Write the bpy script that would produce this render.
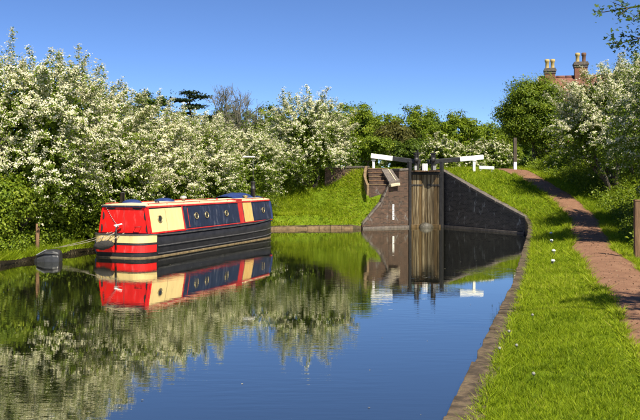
import bpy, bmesh, math, random
import numpy as np
from mathutils import Vector, Matrix

scene = bpy.context.scene
for o in list(bpy.data.objects):
    bpy.data.objects.remove(o)
COL = scene.collection
R = math.radians

# ------------------------------------------------------------------ camera
CAM_H, FPX = 2.8, 800.0          # eye height above the water, focal length in photo pixels (640 wide)
cam_d = bpy.data.cameras.new('camera')
cam_d.sensor_width = 36.0
cam_d.lens = 36.0 * FPX / 640.0
cam_d.shift_y = -30.0 / 640.0
cam_d.clip_start = 0.1
cam_d.clip_end = 6000
cam = bpy.data.objects.new('camera', cam_d)
COL.objects.link(cam)
cam.location = (0, 0, CAM_H)
cam.rotation_euler = (R(90), 0, 0)
scene.camera = cam

# ------------------------------------------------------------------ sky and sun
SUN_EL = R(51)
SUN_AZ = math.atan2(0.47, -0.88)              # from the right, behind the camera
world = bpy.data.worlds.new('World')
scene.world = world
world.use_nodes = True
wn = world.node_tree
wn.nodes.clear()
sky = wn.nodes.new('ShaderNodeTexSky')
sky.sky_type = 'NISHITA'
sky.sun_disc = False
sky.sun_elevation = SUN_EL
sky.sun_rotation = SUN_AZ
sky.altitude = 5500
sky.air_density = 1.0
sky.dust_density = 0.0
sky.ozone_density = 4.0
hs = wn.nodes.new('ShaderNodeHueSaturation')
hs.inputs['Hue'].default_value = 0.506
hs.inputs['Saturation'].default_value = 1.09
hs.inputs['Value'].default_value = 1.0
bg = wn.nodes.new('ShaderNodeBackground')
bg.inputs['Strength'].default_value = 0.085
wo = wn.nodes.new('ShaderNodeOutputWorld')
wn.links.new(sky.outputs[0], hs.inputs['Color'])
wn.links.new(hs.outputs[0], bg.inputs[0])
wn.links.new(bg.outputs[0], wo.inputs[0])

sun_d = bpy.data.lights.new('sun', 'SUN')
sun_d.energy = 4.9
sun_d.angle = R(0.53)
sun_d.color = (1.0, 0.92, 0.76)
sun = bpy.data.objects.new('sun', sun_d)
COL.objects.link(sun)
to_sun = Vector((math.sin(SUN_AZ) * math.cos(SUN_EL), math.cos(SUN_AZ) * math.cos(SUN_EL), math.sin(SUN_EL)))
sun.rotation_euler = to_sun.to_track_quat('Z', 'Y').to_euler()
sun.location = (20, -15, 30)

vs = scene.view_settings
vs.view_transform = 'Standard'
vs.look = 'None'
vs.exposure = 1.0
vs.gamma = 1.0
vs.use_curve_mapping = False

# ------------------------------------------------------------------ material helpers
def lin(c):
    return tuple(c) + (1.0,) if len(c) == 3 else c

def new_mat(name):
    m = bpy.data.materials.new(name)
    m.use_nodes = True
    m.node_tree.nodes.clear()
    return m, m.node_tree.nodes, m.node_tree.links

def ramp(n, stops):
    r = n.new('ShaderNodeValToRGB')
    e = r.color_ramp.elements
    while len(e) < len(stops):
        e.new(0.5)
    for i, (p, c) in enumerate(stops):
        e[i].position = p
        e[i].color = lin(c)
    return r

def mat_noise(name, stops, scale=6.0, rough=0.7, bump=0.15, bscale=None, metal=0.0, detail=8, stretch=(1, 1, 1), spec=0.4):
    m, n, l = new_mat(name)
    out = n.new('ShaderNodeOutputMaterial'); p = n.new('ShaderNodeBsdfPrincipled')
    tc = n.new('ShaderNodeTexCoord'); mp = n.new('ShaderNodeMapping')
    mp.inputs['Scale'].default_value = stretch
    nz = n.new('ShaderNodeTexNoise'); nz.inputs['Scale'].default_value = scale; nz.inputs['Detail'].default_value = detail
    nz.inputs['Roughness'].default_value = 0.65
    l.new(tc.outputs['Object'], mp.inputs[0]); l.new(mp.outputs[0], nz.inputs['Vector'])
    r = ramp(n, stops); l.new(nz.outputs['Fac'], r.inputs[0]); l.new(r.outputs[0], p.inputs['Base Color'])
    p.inputs['Roughness'].default_value = rough; p.inputs['Metallic'].default_value = metal
    p.inputs['Specular IOR Level'].default_value = spec
    if bump:
        nb = n.new('ShaderNodeTexNoise'); nb.inputs['Scale'].default_value = bscale or scale * 3; nb.inputs['Detail'].default_value = 6
        l.new(mp.outputs[0], nb.inputs['Vector'])
        b = n.new('ShaderNodeBump'); b.inputs['Strength'].default_value = bump; b.inputs['Distance'].default_value = 0.05
        l.new(nb.outputs['Fac'], b.inputs['Height']); l.new(b.outputs[0], p.inputs['Normal'])
    l.new(p.outputs[0], out.inputs[0])
    return m

def mat_paint(name, col, rough=0.35, var=0.12):
    # weathered paint: vertical run marks, faded patches and small scuffs
    d = tuple(c * (1 - var) for c in col); g = sum(col) / 3
    dirt = tuple(c * .45 + g * .12 + .01 for c in col); fade = tuple(min(.85, c * .85 + .07) for c in col)
    return mat_noise(name, [(0.30, dirt), (0.40, d), (0.56, col), (0.72, fade)], scale=2.6, rough=rough, bump=0.06, bscale=9, stretch=(2.2, 2.2, .55))

def mat_leaf(name, stops, trans=0.35, rough=0.5, spec=0.25):
    """foliage: colour from a per-face random attribute, part of the light passes through"""
    m, n, l = new_mat(name)
    out = n.new('ShaderNodeOutputMaterial')
    at = n.new('ShaderNodeAttribute'); at.attribute_name = 'rnd'
    r = ramp(n, stops); l.new(at.outputs['Fac'], r.inputs[0])
    p = n.new('ShaderNodeBsdfPrincipled'); p.inputs['Roughness'].default_value = rough
    p.inputs['Specular IOR Level'].default_value = spec
    t = n.new('ShaderNodeBsdfTranslucent')
    mx = n.new('ShaderNodeMixShader'); mx.inputs[0].default_value = trans
    l.new(r.outputs[0], p.inputs['Base Color']); l.new(r.outputs[0], t.inputs['Color'])
    l.new(p.outputs[0], mx.inputs[1]); l.new(t.outputs[0], mx.inputs[2]); l.new(mx.outputs[0], out.inputs[0])
    return m

def mat_brick(name, c1, c2, mortar, stain, stain_amt=0.5, bw=0.225, bh=0.075, white=0.0):
    m, n, l = new_mat(name)
    out = n.new('ShaderNodeOutputMaterial'); p = n.new('ShaderNodeBsdfPrincipled')
    uv = n.new('ShaderNodeUVMap'); uv.uv_map = 'UVMap'
    br = n.new('ShaderNodeTexBrick')
    br.inputs['Color1'].default_value = lin(c1); br.inputs['Color2'].default_value = lin(c2); br.inputs['Mortar'].default_value = lin(mortar)
    br.inputs['Scale'].default_value = 1.0; br.inputs['Mortar Size'].default_value = 0.006
    br.inputs['Brick Width'].default_value = bw; br.inputs['Row Height'].default_value = bh
    l.new(uv.outputs[0], br.inputs['Vector'])
    nz = n.new('ShaderNodeTexNoise'); nz.inputs['Scale'].default_value = 1.3; nz.inputs['Detail'].default_value = 9; nz.inputs['Roughness'].default_value = 0.7
    l.new(uv.outputs[0], nz.inputs['Vector'])
    rr = ramp(n, [(0.5 - 0.22 * stain_amt - 0.1, (1, 1, 1)), (0.62, (0, 0, 0))])
    l.new(nz.outputs['Fac'], rr.inputs[0])
    mx = n.new('ShaderNodeMixRGB'); mx.inputs[2].default_value = lin(stain)
    mi = n.new('ShaderNodeMath'); mi.operation = 'MULTIPLY'; mi.inputs[1].default_value = stain_amt
    l.new(rr.outputs[0], mi.inputs[0]); l.new(mi.outputs[0], mx.inputs[0]); l.new(br.outputs['Color'], mx.inputs[1])
    last = mx
    if white:
        n2 = n.new('ShaderNodeTexNoise'); n2.inputs['Scale'].default_value = 2.6; n2.inputs['Detail'].default_value = 10; n2.inputs['Roughness'].default_value = 0.75
        mp = n.new('ShaderNodeMapping'); mp.inputs['Scale'].default_value = (1.0, 0.45, 1); mp.inputs['Location'].default_value = (3.1, 7.7, 0)
        l.new(uv.outputs[0], mp.inputs[0]); l.new(mp.outputs[0], n2.inputs['Vector'])
        r2 = ramp(n, [(0.575, (0, 0, 0)), (0.65, (white, white, white))]); l.new(n2.outputs['Fac'], r2.inputs[0])
        m2 = n.new('ShaderNodeMixRGB'); m2.inputs[2].default_value = (0.42, 0.43, 0.42, 1)
        l.new(r2.outputs[0], m2.inputs[0]); l.new(last.outputs[0], m2.inputs[1]); last = m2
    l.new(last.outputs[0], p.inputs['Base Color'])
    p.inputs['Roughness'].default_value = 0.8; p.inputs['Specular IOR Level'].default_value = 0.3
    b = n.new('ShaderNodeBump'); b.inputs['Strength'].default_value = 0.5; b.inputs['Distance'].default_value = 0.02; b.invert = True
    l.new(br.outputs['Fac'], b.inputs['Height']); l.new(b.outputs[0], p.inputs['Normal'])
    l.new(p.outputs[0], out.inputs[0])
    return m

M = {}
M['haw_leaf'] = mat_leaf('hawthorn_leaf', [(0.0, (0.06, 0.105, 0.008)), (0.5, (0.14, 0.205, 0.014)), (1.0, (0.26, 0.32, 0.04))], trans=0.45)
M['blossom'] = mat_leaf('blossom', [(0.0, (0.40, 0.41, 0.18)), (0.35, (0.68, 0.65, 0.41)), (1.0, (0.84, 0.80, 0.64))], trans=0.35, rough=0.7, spec=0.1)
M['green_leaf'] = mat_leaf('green_leaf', [(0.0, (0.06, 0.10, 0.006)), (0.5, (0.145, 0.205, 0.010)), (1.0, (0.26, 0.32, 0.022))], trans=0.42)
M['dark_leaf'] = mat_leaf('dark_leaf', [(0.0, (0.035, 0.065, 0.008)), (0.5, (0.08, 0.13, 0.012)), (1.0, (0.15, 0.205, 0.022))], trans=0.42)
M['olive_leaf'] = mat_leaf('olive_leaf', [(0.0, (0.05, 0.055, 0.012)), (0.5, (0.10, 0.10, 0.018)), (1.0, (0.16, 0.15, 0.03))])
M['cedar_leaf'] = mat_leaf('cedar_leaf', [(0.0, (0.016, 0.030, 0.014)), (0.5, (0.03, 0.05, 0.022)), (1.0, (0.05, 0.075, 0.03))], trans=0.15)
M['weed_leaf'] = mat_leaf('weed_leaf', [(0.0, (0.055, 0.095, 0.006)), (0.5, (0.15, 0.22, 0.012)), (1.0, (0.29, 0.34, 0.03))], trans=0.42)
M['grass'] = mat_leaf('grass_blade', [(0.0, (0.09, 0.145, 0.005)), (0.35, (0.20, 0.28, 0.008)), (0.75, (0.32, 0.385, 0.014)), (1.0, (0.42, 0.40, 0.08))], trans=0.4, rough=0.6, spec=0.15)
M['clock'] = mat_leaf('dandelion_down', [(0.0, (0.30, 0.30, 0.24)), (1.0, (0.52, 0.52, 0.45))], trans=0.3)
M['bark'] = mat_noise('bark', [(0.3, (0.035, 0.027, 0.02)), (0.7, (0.12, 0.095, 0.07))], scale=9, bump=0.6, stretch=(1, 1, 0.25), rough=0.9)
M['twig'] = mat_noise('twig', [(0.3, (0.09, 0.085, 0.06)), (0.7, (0.16, 0.145, 0.105))], scale=9, bump=0, rough=0.9)
M['earth'] = mat_noise('dark_bank_earth', [(0.3, (0.03, 0.025, 0.012)), (0.7, (0.10, 0.075, 0.04))], scale=4, bump=0.6, rough=0.95)
M['soil'] = mat_noise('grassy_soil', [(0.3, (0.06, 0.09, 0.008)), (0.55, (0.11, 0.165, 0.010)), (0.75, (0.18, 0.20, 0.03))], scale=2.5, bump=0.5, bscale=14, rough=0.95, spec=0.02)
M['path'] = mat_noise('red_earth_path', [(0.22, (0.12, 0.058, 0.032)), (0.5, (0.19, 0.095, 0.052)), (0.78, (0.25, 0.14, 0.082))], scale=2.2, bump=0.5, bscale=30, rough=0.95)
M['coping'] = mat_noise('mossy_coping_stone', [(0.28, (0.022, 0.016, 0.009)), (0.46, (0.06, 0.042, 0.025)), (0.60, (0.12, 0.085, 0.05)), (0.74, (0.055, 0.06, 0.016))], scale=4.5, bump=0.8, bscale=11, rough=0.95)
M['edging'] = mat_noise('bank_edging_stone', [(0.3, (0.08, 0.052, 0.028)), (0.7, (0.24, 0.165, 0.09))], scale=4, bump=0.5, rough=0.9)
M['brick_red'] = mat_brick('weathered_red_brick', (0.045, 0.028, 0.021), (0.13, 0.072, 0.048), (0.10, 0.082, 0.062), (0.025, 0.019, 0.014), 0.9, white=0.25)
M['brick_dark'] = mat_brick('soot_black_brick', (0.030, 0.028, 0.028), (0.075, 0.066, 0.06), (0.13, 0.12, 0.11), (0.018, 0.018, 0.018), 0.5, white=0.6)
M['brick_house'] = mat_brick('house_brick', (0.17, 0.06, 0.036), (0.26, 0.10, 0.06), (0.22, 0.17, 0.12), (0.05, 0.028, 0.02), 0.6)
M['roof_tile'] = mat_noise('clay_roof_tile', [(0.3, (0.12, 0.05, 0.035)), (0.7, (0.22, 0.09, 0.06))], scale=5, bump=0.3, rough=0.85)
M['pot_yellow'] = mat_noise('buff_clay', [(0.3, (0.34, 0.24, 0.09)), (0.7, (0.50, 0.37, 0.15))], scale=6, bump=0.1, rough=0.8)
M['pot_dark'] = mat_noise('sooty_clay', [(0.3, (0.10, 0.05, 0.035)), (0.7, (0.20, 0.10, 0.06))], scale=6, bump=0.1, rough=0.8)
M['dark_stone'] = mat_noise('dark_blue_brick', [(0.3, (0.055, 0.048, 0.045)), (0.55, (0.12, 0.10, 0.085)), (0.75, (0.19, 0.165, 0.13))], scale=6, bump=0.3, rough=0.8)
M['pale_stone'] = mat_noise('pale_stone', [(0.3, (0.34, 0.28, 0.18)), (0.7, (0.55, 0.48, 0.34))], scale=6, bump=0.3, rough=0.85)
M['gate_wood'] = mat_noise('wet_gate_timber', [(0.34, (0.018, 0.013, 0.007)), (0.44, (0.065, 0.044, 0.02)), (0.53, (0.15, 0.115, 0.065)), (0.61, (0.25, 0.21, 0.135)), (0.68, (0.05, 0.032, 0.013))], scale=2.0, bump=0.5, rough=0.6, stretch=(6, 6, 0.30))
M['gate_wet'] = mat_noise('soaked_gate_timber', [(0.3, (0.022, 0.016, 0.008)), (0.5, (0.09, 0.058, 0.024)), (0.7, (0.20, 0.14, 0.07))], scale=2.2, bump=0.5, rough=0.45, stretch=(6, 6, 0.3))
M['gate_dark'] = mat_noise('black_timber', [(0.3, (0.012, 0.012, 0.013)), (0.7, (0.03, 0.03, 0.032))], scale=5, bump=0.2, rough=0.5)
M['white_paint'] = mat_noise('white_paint', [(0.2, (0.5, 0.48, 0.42)), (0.4, (0.78, 0.77, 0.74)), (0.7, (0.82, 0.82, 0.8))], scale=4, bump=0.08, rough=0.5)
M['old_wood'] = mat_noise('old_wood', [(0.3, (0.10, 0.055, 0.028)), (0.7, (0.24, 0.14, 0.075))], scale=6, bump=0.5, rough=0.9, stretch=(3, 3, 0.3))
M['iron'] = mat_noise('black_iron', [(0.3, (0.014, 0.014, 0.015)), (0.7, (0.035, 0.033, 0.033))], scale=7, bump=0.15, rough=0.5)
M['boulder'] = mat_noise('slimy_rock', [(0.3, (0.02, 0.018, 0.013)), (0.7, (0.085, 0.075, 0.055))], scale=5, bump=0.7, rough=0.5)
# boat
M['hull'] = mat_noise('black_hull', [(0.3, (0.010, 0.010, 0.012)), (0.62, (0.022, 0.022, 0.025)), (0.8, (0.06, 0.045, 0.035))], scale=3, bump=0.1, rough=0.42, spec=0.2)
M['strake'] = mat_noise('scuffed_strake', [(0.3, (0.03, 0.03, 0.033)), (0.7, (0.09, 0.088, 0.09))], scale=5, bump=0.1, rough=0.5)
M['red'] = mat_paint('red_paint', (0.72, 0.012, 0.010), 0.38)
M['trim_red'] = mat_paint('dull_red_paint', (0.42, 0.025, 0.022), 0.4)
M['cream'] = mat_paint('cream_paint', (0.72, 0.54, 0.24), 0.4, 0.10)
M['roof_cream'] = mat_paint('roof_cream_paint', (0.78, 0.64, 0.38), 0.55, 0.12)
M['ochre'] = mat_noise('grained_wood_paint', [(0.3, (0.46, 0.27, 0.08)), (0.7, (0.64, 0.43, 0.16))], scale=5, bump=0.05, rough=0.4, stretch=(4, 4, 0.4))
M['blue'] = mat_paint('navy_blue_paint', (0.016, 0.024, 0.052), 0.32, 0.25)
M['tarp'] = mat_noise('blue_tarpaulin', [(0.3, (0.010, 0.022, 0.09)), (0.7, (0.018, 0.042, 0.17))], scale=5, bump=0.5, bscale=7, rough=0.6)
M['brass'] = mat_noise('brass', [(0.3, (0.34, 0.27, 0.13)), (0.7, (0.55, 0.46, 0.26))], scale=9, bump=0, rough=0.45, metal=0.8)
M['glass'] = mat_noise('dark_window_glass', [(0.3, (0.012, 0.014, 0.016)), (0.7, (0.03, 0.032, 0.035))], scale=2, bump=0, rough=0.06, spec=0.6)
M['chrome'] = mat_noise('pale_metal', [(0.3, (0.55, 0.55, 0.55)), (0.7, (0.75, 0.75, 0.75))], scale=5, bump=0, rough=0.3, metal=0.6)
M['rope'] = mat_noise('rope', [(0.3, (0.20, 0.17, 0.13)), (0.7, (0.42, 0.38, 0.30))], scale=40, bump=0.3, rough=0.9)
M['tar_rope'] = mat_noise('tarred_rope', [(0.3, (0.015, 0.014, 0.013)), (0.7, (0.06, 0.055, 0.05))], scale=30, bump=0.8, rough=0.9)
M['plastic'] = mat_noise('grey_plastic', [(0.3, (0.018, 0.019, 0.022)), (0.7, (0.045, 0.047, 0.052))], scale=4, bump=0.15, rough=0.4)
M['plastic_light'] = mat_noise('scuffed_grey_plastic', [(0.3, (0.16, 0.165, 0.175)), (0.7, (0.26, 0.265, 0.275))], scale=5, bump=0.2, rough=0.5)
M['blue_plastic'] = mat_paint('blue_plastic', (0.02, 0.06, 0.30), 0.4)

def mat_water():
    m, n, l = new_mat('canal_water')
    out = n.new('ShaderNodeOutputMaterial')
    tc = n.new('ShaderNodeTexCoord')
    mp = n.new('ShaderNodeMapping'); mp.inputs['Scale'].default_value = (0.7, 2.6, 1.0)
    n1 = n.new('ShaderNodeTexNoise'); n1.inputs['Scale'].default_value = 2.4; n1.inputs['Detail'].default_value = 3; n1.inputs['Roughness'].default_value = 0.5
    n2 = n.new('ShaderNodeTexNoise'); n2.inputs['Scale'].default_value = 0.35; n2.inputs['Detail'].default_value = 2
    l.new(tc.outputs['Object'], mp.inputs[0]); l.new(mp.outputs[0], n1.inputs['Vector']); l.new(tc.outputs['Object'], n2.inputs['Vector'])
    r2 = ramp(n, [(0.38, (0.12, 0.12, 0.12)), (0.62, (1, 1, 1))]); l.new(n2.outputs['Fac'], r2.inputs[0])
    mu = n.new('ShaderNodeMath'); mu.operation = 'MULTIPLY'; l.new(n1.outputs['Fac'], mu.inputs[0]); l.new(r2.outputs[0], mu.inputs[1])
    b = n.new('ShaderNodeBump'); b.inputs['Strength'].default_value = 0.05; b.inputs['Distance'].default_value = 0.05
    l.new(mu.outputs[0], b.inputs['Height'])
    d = n.new('ShaderNodeBsdfDiffuse'); d.inputs['Color'].default_value = (0.008, 0.0085, 0.005, 1)
    g = n.new('ShaderNodeBsdfGlossy'); g.inputs['Roughness'].default_value = 0.015; g.inputs['Color'].default_value = (0.93, 0.93, 0.86, 1)
    lw_ = n.new('ShaderNodeLayerWeight'); lw_.inputs['Blend'].default_value = 0.5
    f = ramp(n, [(0.0, (.06, .06, .06)), (0.5, (.28, .28, .28)), (0.72, (.56, .56, .56)), (1.0, (.88, .88, .88))]); l.new(lw_.outputs['Facing'], f.inputs[0])
    mx = n.new('ShaderNodeMixShader')
    l.new(b.outputs[0], g.inputs['Normal']); l.new(b.outputs[0], lw_.inputs['Normal'])
    l.new(f.outputs[0], mx.inputs[0]); l.new(d.outputs[0], mx.inputs[1]); l.new(g.outputs[0], mx.inputs[2]); l.new(mx.outputs[0], out.inputs[0])
    return m
M['water'] = mat_water()

# ------------------------------------------------------------------ object helpers
def tag(o, label=None, cat=None, group=None, kind=None):
    if label: o['label'] = label
    if cat: o['category'] = cat
    if group: o['group'] = group
    if kind: o['kind'] = kind
    return o

def empty(name, loc=(0, 0, 0), rz=0.0):
    o = bpy.data.objects.new(name, None)
    o.empty_display_size = 0.2
    COL.objects.link(o)
    o.location = loc; o.rotation_euler = (0, 0, rz)
    return o

class MB:
    """collects polygons, then links them as one mesh object"""
    def __init__(s):
        s.v = []; s.f = []; s.uv = []; s.smooth = []
    def poly(s, pts, uvs=None, smooth=False):
        i = len(s.v)
        s.v += [tuple(p) for p in pts]
        s.f.append(tuple(range(i, i + len(pts))))
        s.uv += uvs if uvs else [(0, 0)] * len(pts)
        s.smooth.append(smooth)
        return s
    def grid(s, rows, smooth=True, closed=False):
        i = len(s.v); n = len(rows[0])
        for r in rows: s.v += [tuple(p) for p in r]
        for a in range(len(rows) - 1):
            for b in range(n if closed else n - 1):
                c = (b + 1) % n
                s.f.append((i + a * n + b, i + a * n + c, i + (a + 1) * n + c, i + (a + 1) * n + b))
                s.uv += [(0, 0)] * 4; s.smooth.append(smooth)
        return s
    def box(s, c, d, rz=0.0, M4=None):
        x, y, z = [k / 2 for k in d]
        m = M4 if M4 is not None else Matrix.Translation(c) @ Matrix.Rotation(rz, 4, 'Z')
        p = [m @ Vector(q) for q in ((-x, -y, -z), (x, -y, -z), (x, y, -z), (-x, y, -z), (-x, -y, z), (x, -y, z), (x, y, z), (-x, y, z))]
        for q in ((0, 3, 2, 1), (4, 5, 6, 7), (0, 1, 5, 4), (1, 2, 6, 5), (2, 3, 7, 6), (3, 0, 4, 7)):
            a = p[q[0]]; w = (p[q[1]] - a).length; h = (p[q[3]] - a).length
            s.poly([p[k] for k in q], [(0, 0), (w, 0), (w, h), (0, h)])
        return s
    def bar(s, a, b, w, h, up=(0, 0, 1)):
        a = Vector(a); b = Vector(b); d = (b - a).normalized(); u = Vector(up)
        sx = d.cross(u).normalized(); u = sx.cross(d).normalized()
        m = Matrix((( sx.x, d.x, u.x, 0), (sx.y, d.y, u.y, 0), (sx.z, d.z, u.z, 0), (0, 0, 0, 1)))
        m.translation = (a + b) / 2
        return s.box(None, (w, (b - a).length, h), M4=m)
    def tube(s, pts, rad, n=8, cap=True):
        pts = [Vector(p) for p in pts]
        if not hasattr(rad, '__len__'): rad = [rad] * len(pts)
        rows = []; ref = Vector((0.13, 0.21, 1)).normalized()
        for i, p in enumerate(pts):
            d = (pts[min(i + 1, len(pts) - 1)] - pts[max(i - 1, 0)]).normalized()
            r0 = ref if abs(d.dot(ref)) < 0.9 else Vector((1, 0.1, 0)).normalized()
            a = d.cross(r0).normalized(); b = d.cross(a).normalized()
            rows.append([p + (a * math.cos(2 * math.pi * k / n) + b * math.sin(2 * math.pi * k / n)) * rad[i] for k in range(n)])
        s.grid(rows, True, True)
        if cap:
            s.poly(rows[0][::-1]); s.poly(rows[-1])
        return s
    def lathe(s, prof, c=(0, 0, 0), n=16, M4=None):
        m = M4 if M4 is not None else Matrix.Translation(c)
        rows = [[m @ Vector((r * math.cos(2 * math.pi * k / n), r * math.sin(2 * math.pi * k / n), z)) for k in range(n)] for r, z in prof]
        s.grid(rows, True, True)
        return s
    def build(s, name, mat, parent=None, bevel=0.0):
        me = bpy.data.meshes.new(name)
        me.from_pydata(s.v, [], s.f)
        uvl = me.uv_layers.new(name='UVMap')
        if len(uvl.data) == len(s.uv):
            uvl.data.foreach_set('uv', np.array(s.uv, np.float32).ravel())
        me.polygons.foreach_set('use_smooth', s.smooth)
        me.materials.append(mat); me.update()
        bm = bmesh.new(); bm.from_mesh(me)
        bmesh.ops.remove_doubles(bm, verts=bm.verts, dist=1e-5)
        bmesh.ops.recalc_face_normals(bm, faces=bm.faces)
        bm.to_mesh(me); bm.free()
        o = bpy.data.objects.new(name, me); COL.objects.link(o)
        if parent: o.parent = parent
        if bevel:
            b = o.modifiers.new('bevel', 'BEVEL'); b.width = bevel; b.segments = 2; b.limit_method = 'ANGLE'
        return o

def np_mesh(name, V, nper, rnd, mat, parent=None):
    """V (N, nper, 3): N separate small faces with a per-face random value"""
    N = V.shape[0]
    me = bpy.data.meshes.new(name)
    me.vertices.add(N * nper); me.vertices.foreach_set('co', V.astype(np.float32).ravel())
    me.loops.add(N * nper); me.loops.foreach_set('vertex_index', np.arange(N * nper, dtype=np.int32))
    me.polygons.add(N); me.polygons.foreach_set('loop_start', np.arange(0, N * nper, nper, dtype=np.int32))
    me.update(calc_edges=True)
    a = me.attributes.new('rnd', 'FLOAT', 'FACE'); a.data.foreach_set('value', np.clip(rnd, 0, 1).astype(np.float32))
    me.materials.append(mat)
    o = bpy.data.objects.new(name, me); COL.objects.link(o)
    if parent: o.parent = parent
    return o

def unit(a):
    return a / np.maximum(np.linalg.norm(a, axis=-1, keepdims=True), 1e-9)

def leaf_quads(rng, C, Nrm, L, W):
    """rhombic leaves with a slight fold: centres C, facing Nrm, half sizes L and W"""
    r = unit(rng.normal(size=C.shape)); a = unit(np.cross(Nrm, r)); b = np.cross(Nrm, a)
    L = L[:, None]; W = W[:, None]
    lift = Nrm * W * 0.35
    return np.stack([C - a * L, C + b * W + lift, C + a * L, C - b * W + lift], 1)

def ss(a, b, x):
    t = np.clip((x - a) / (b - a), 0, 1)
    return t * t * (3 - 2 * t)

def P(x, y, D):
    """photo pixel at depth D -> world point (used to measure, everything stands at its own depth)"""
    return Vector(((x - 320) / FPX * D, D, CAM_H + (180 - y) / FPX * D))

# ------------------------------------------------------------------ terrain functions
eR_Y = [-60, 8.33, 15.3, 20.4, 28.6, 33.3, 38, 41.3, 48.0, 80]
eR_X = [-19.2, 1.30, 3.43, 4.97, 7.30, 8.65, 9.9, 10.6, 7.26, 7.26]
zR_Y = [-60, 22, 30, 36, 41.3, 48.0, 80]
zR_Z = [0.30, 0.30, 0.45, 0.62, 0.85, 3.45, 3.45]
pL_Y = [-60, 12.8, 16, 20.2, 26, 31, 35.6, 38.5, 41.5, 44.5, 48, 52, 60, 80]
pL_X = [-16.5, 4.85, 5.70, 6.7, 8.12, 9.65, 11.0, 11.7, 12.1, 12.2, 12.1, 11.9, 11.5, 11.0]
pz_Y = [-60, 20, 26, 31, 35.6, 38.5, 41.5, 45, 48, 52, 55, 80]
pz_Z = [0.45, 0.45, 0.50, 0.62, 0.88, 1.15, 1.58, 2.2, 2.80, 3.42, 3.55, 3.55]
PATH_W = 1.55
eL_Y = [-60, 20, 26, 31, 35, 39, 42, 44.5, 45.3, 45.6, 45.75, 45.9, 47.15, 80]
eL_X = [-26, -12.2, -10.5, -9.3, -7.8, -5.8, -4.6, -3.3, -2.5, -1.0, 0.8, 2.3, 5.0, 5.0]
edgeR = lambda y: np.interp(y, eR_Y, eR_X)
edgeL = lambda y: np.interp(y, eL_Y, eL_X)
pathL = lambda y: np.interp(y, pL_Y, pL_X) + 0.05 * np.sin(y * 0.9) + 0.03 * np.sin(y * 2.3 + 1)
pathZ = lambda y: np.interp(y, pz_Y, pz_Z)
def und(x, y):
    return 0.03 * np.sin(x * 1.7 + y * 0.6) + 0.025 * np.sin(x * 0.8 - y * 1.9 + 1.3) + 0.02 * np.sin(x * 3.1 + 0.7) * np.sin(y * 2.7)
def groundR(x, y):
    x = np.asarray(x, float); y = np.asarray(y, float)
    e = edgeR(y) + 0.25; p = pathL(y); zp = pathZ(y); ze = np.interp(y, zR_Y, zR_Z) - 0.02
    t = np.clip((x - e) / np.maximum(p - e, 0.2), 0, 1)
    z = ze + (zp - ze) * (t * t * (3 - 2 * t) * 0.6 + t * 0.4)
    d = x - p - PATH_W
    fade = 1 - ss(55, 66, y)
    z = z + ss(0.3, 5.0, d) * (0.45 + 0.9 * ss(34, 46, y)) * fade
    off = np.maximum(ss(0.02, 0.5, -(x - p)) * ss(0, 0.4, x - e), ss(0.05, 0.6, d))
    return z + und(x, y) * off * (1 - ss(60, 75, y))
def groundL(x, y):
    x = np.asarray(x, float); y = np.asarray(y, float)
    d = edgeL(y) - x
    L = np.interp(x, [-20, -6, 0.0, 2, 3, 4.6], [14, 10, 6.0, 3.0, 2.3, 1.6])
    S = ss(0, 1, (y - 45.75) / L)
    z = 0.20 + 0.06 * np.sin(y * 2.1) * np.sin(y * .7) + 0.55 * ss(0, 3.2, d) * (1 - S) + 3.2 * S
    cap = np.interp(y, [45.7, 45.88, 46.35, 46.58, 46.9, 47.25], [9, 0.12, 1.33, 2.15, 2.95, 9]) + 1.5 * np.maximum(d, 0)
    z = np.minimum(z, cap)
    w = ss(2.55, 2.8, x) * (1 - ss(4.2, 4.4, x)) * ss(46.0, 46.4, y) * (1 - ss(48.2, 48.4, y))
    z = z * (1 - w) + w * np.minimum(z, 2.15 + np.maximum(0, y - 46.9) * .6)
    return z + und(x, y) * ss(0, 0.6, d) * (1 - ss(60, 75, y))

# ------------------------------------------------------------------ the setting
def sheet(name, Xf, Ys, Zf, mat, skirt=None):
    rows = []
    for y in Ys:
        xs = Xf(y)
        zs = Zf(np.array(xs), np.full(len(xs), y))
        r = [(xs[i], y, float(zs[i])) for i in range(len(xs))]
        rows.append(r)
    m = MB(); m.grid(rows, True)
    o = m.build(name, mat)
    o['kind'] = 'structure'
    if skirt is not None:
        m = MB(); m.grid([[(r[0][0] + .001, r[0][1], skirt) for r in rows], [r[0] for r in rows]], False); e = m.build('bank_face', M['earth'], o)
    return o

Ys = sorted(set([-60, -30, -12, -4] + list(np.round(np.arange(0, 60.01, 0.5), 3)) + [45.1, 45.2, 45.3, 45.4, 45.6, 45.65, 45.7, 45.75, 45.8, 45.85, 45.9, 46.1, 46.25, 46.4, 46.6, 46.75, 47.15, 41.3, 46.9] + list(range(62, 81, 2))))
def colsR(y):
    e = float(edgeR(y)) + 0.22; p = float(pathL(y))
    return [e + (p - e) * k / 9 for k in range(10)] + [p + PATH_W * k / 4 for k in range(1, 5)] + [p + PATH_W + d for d in (0.3, 0.7, 1.2, 1.8, 2.5, 3.3, 4.2, 5.2, 7, 10, 16, 30, 80, 300, 2500)]
def colsL(y):
    e = float(edgeL(y))
    return [e - d for d in (0, 0.2, 0.5, 0.9, 1.4, 2, 2.7, 3.5, 4.5, 5.7, 7, 8.5, 10.5, 13, 17, 25, 60, 250, 2500)]
right_bank = sheet('ground', colsR, Ys, groundR, M['soil'], skirt=-1.0)
right_bank.location.z = -.025
right_bank['label'] = 'grassy towpath bank beside the canal'
left_bank = sheet('ground', colsL, Ys, groundL, M['soil'], skirt=-1.0)
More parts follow.
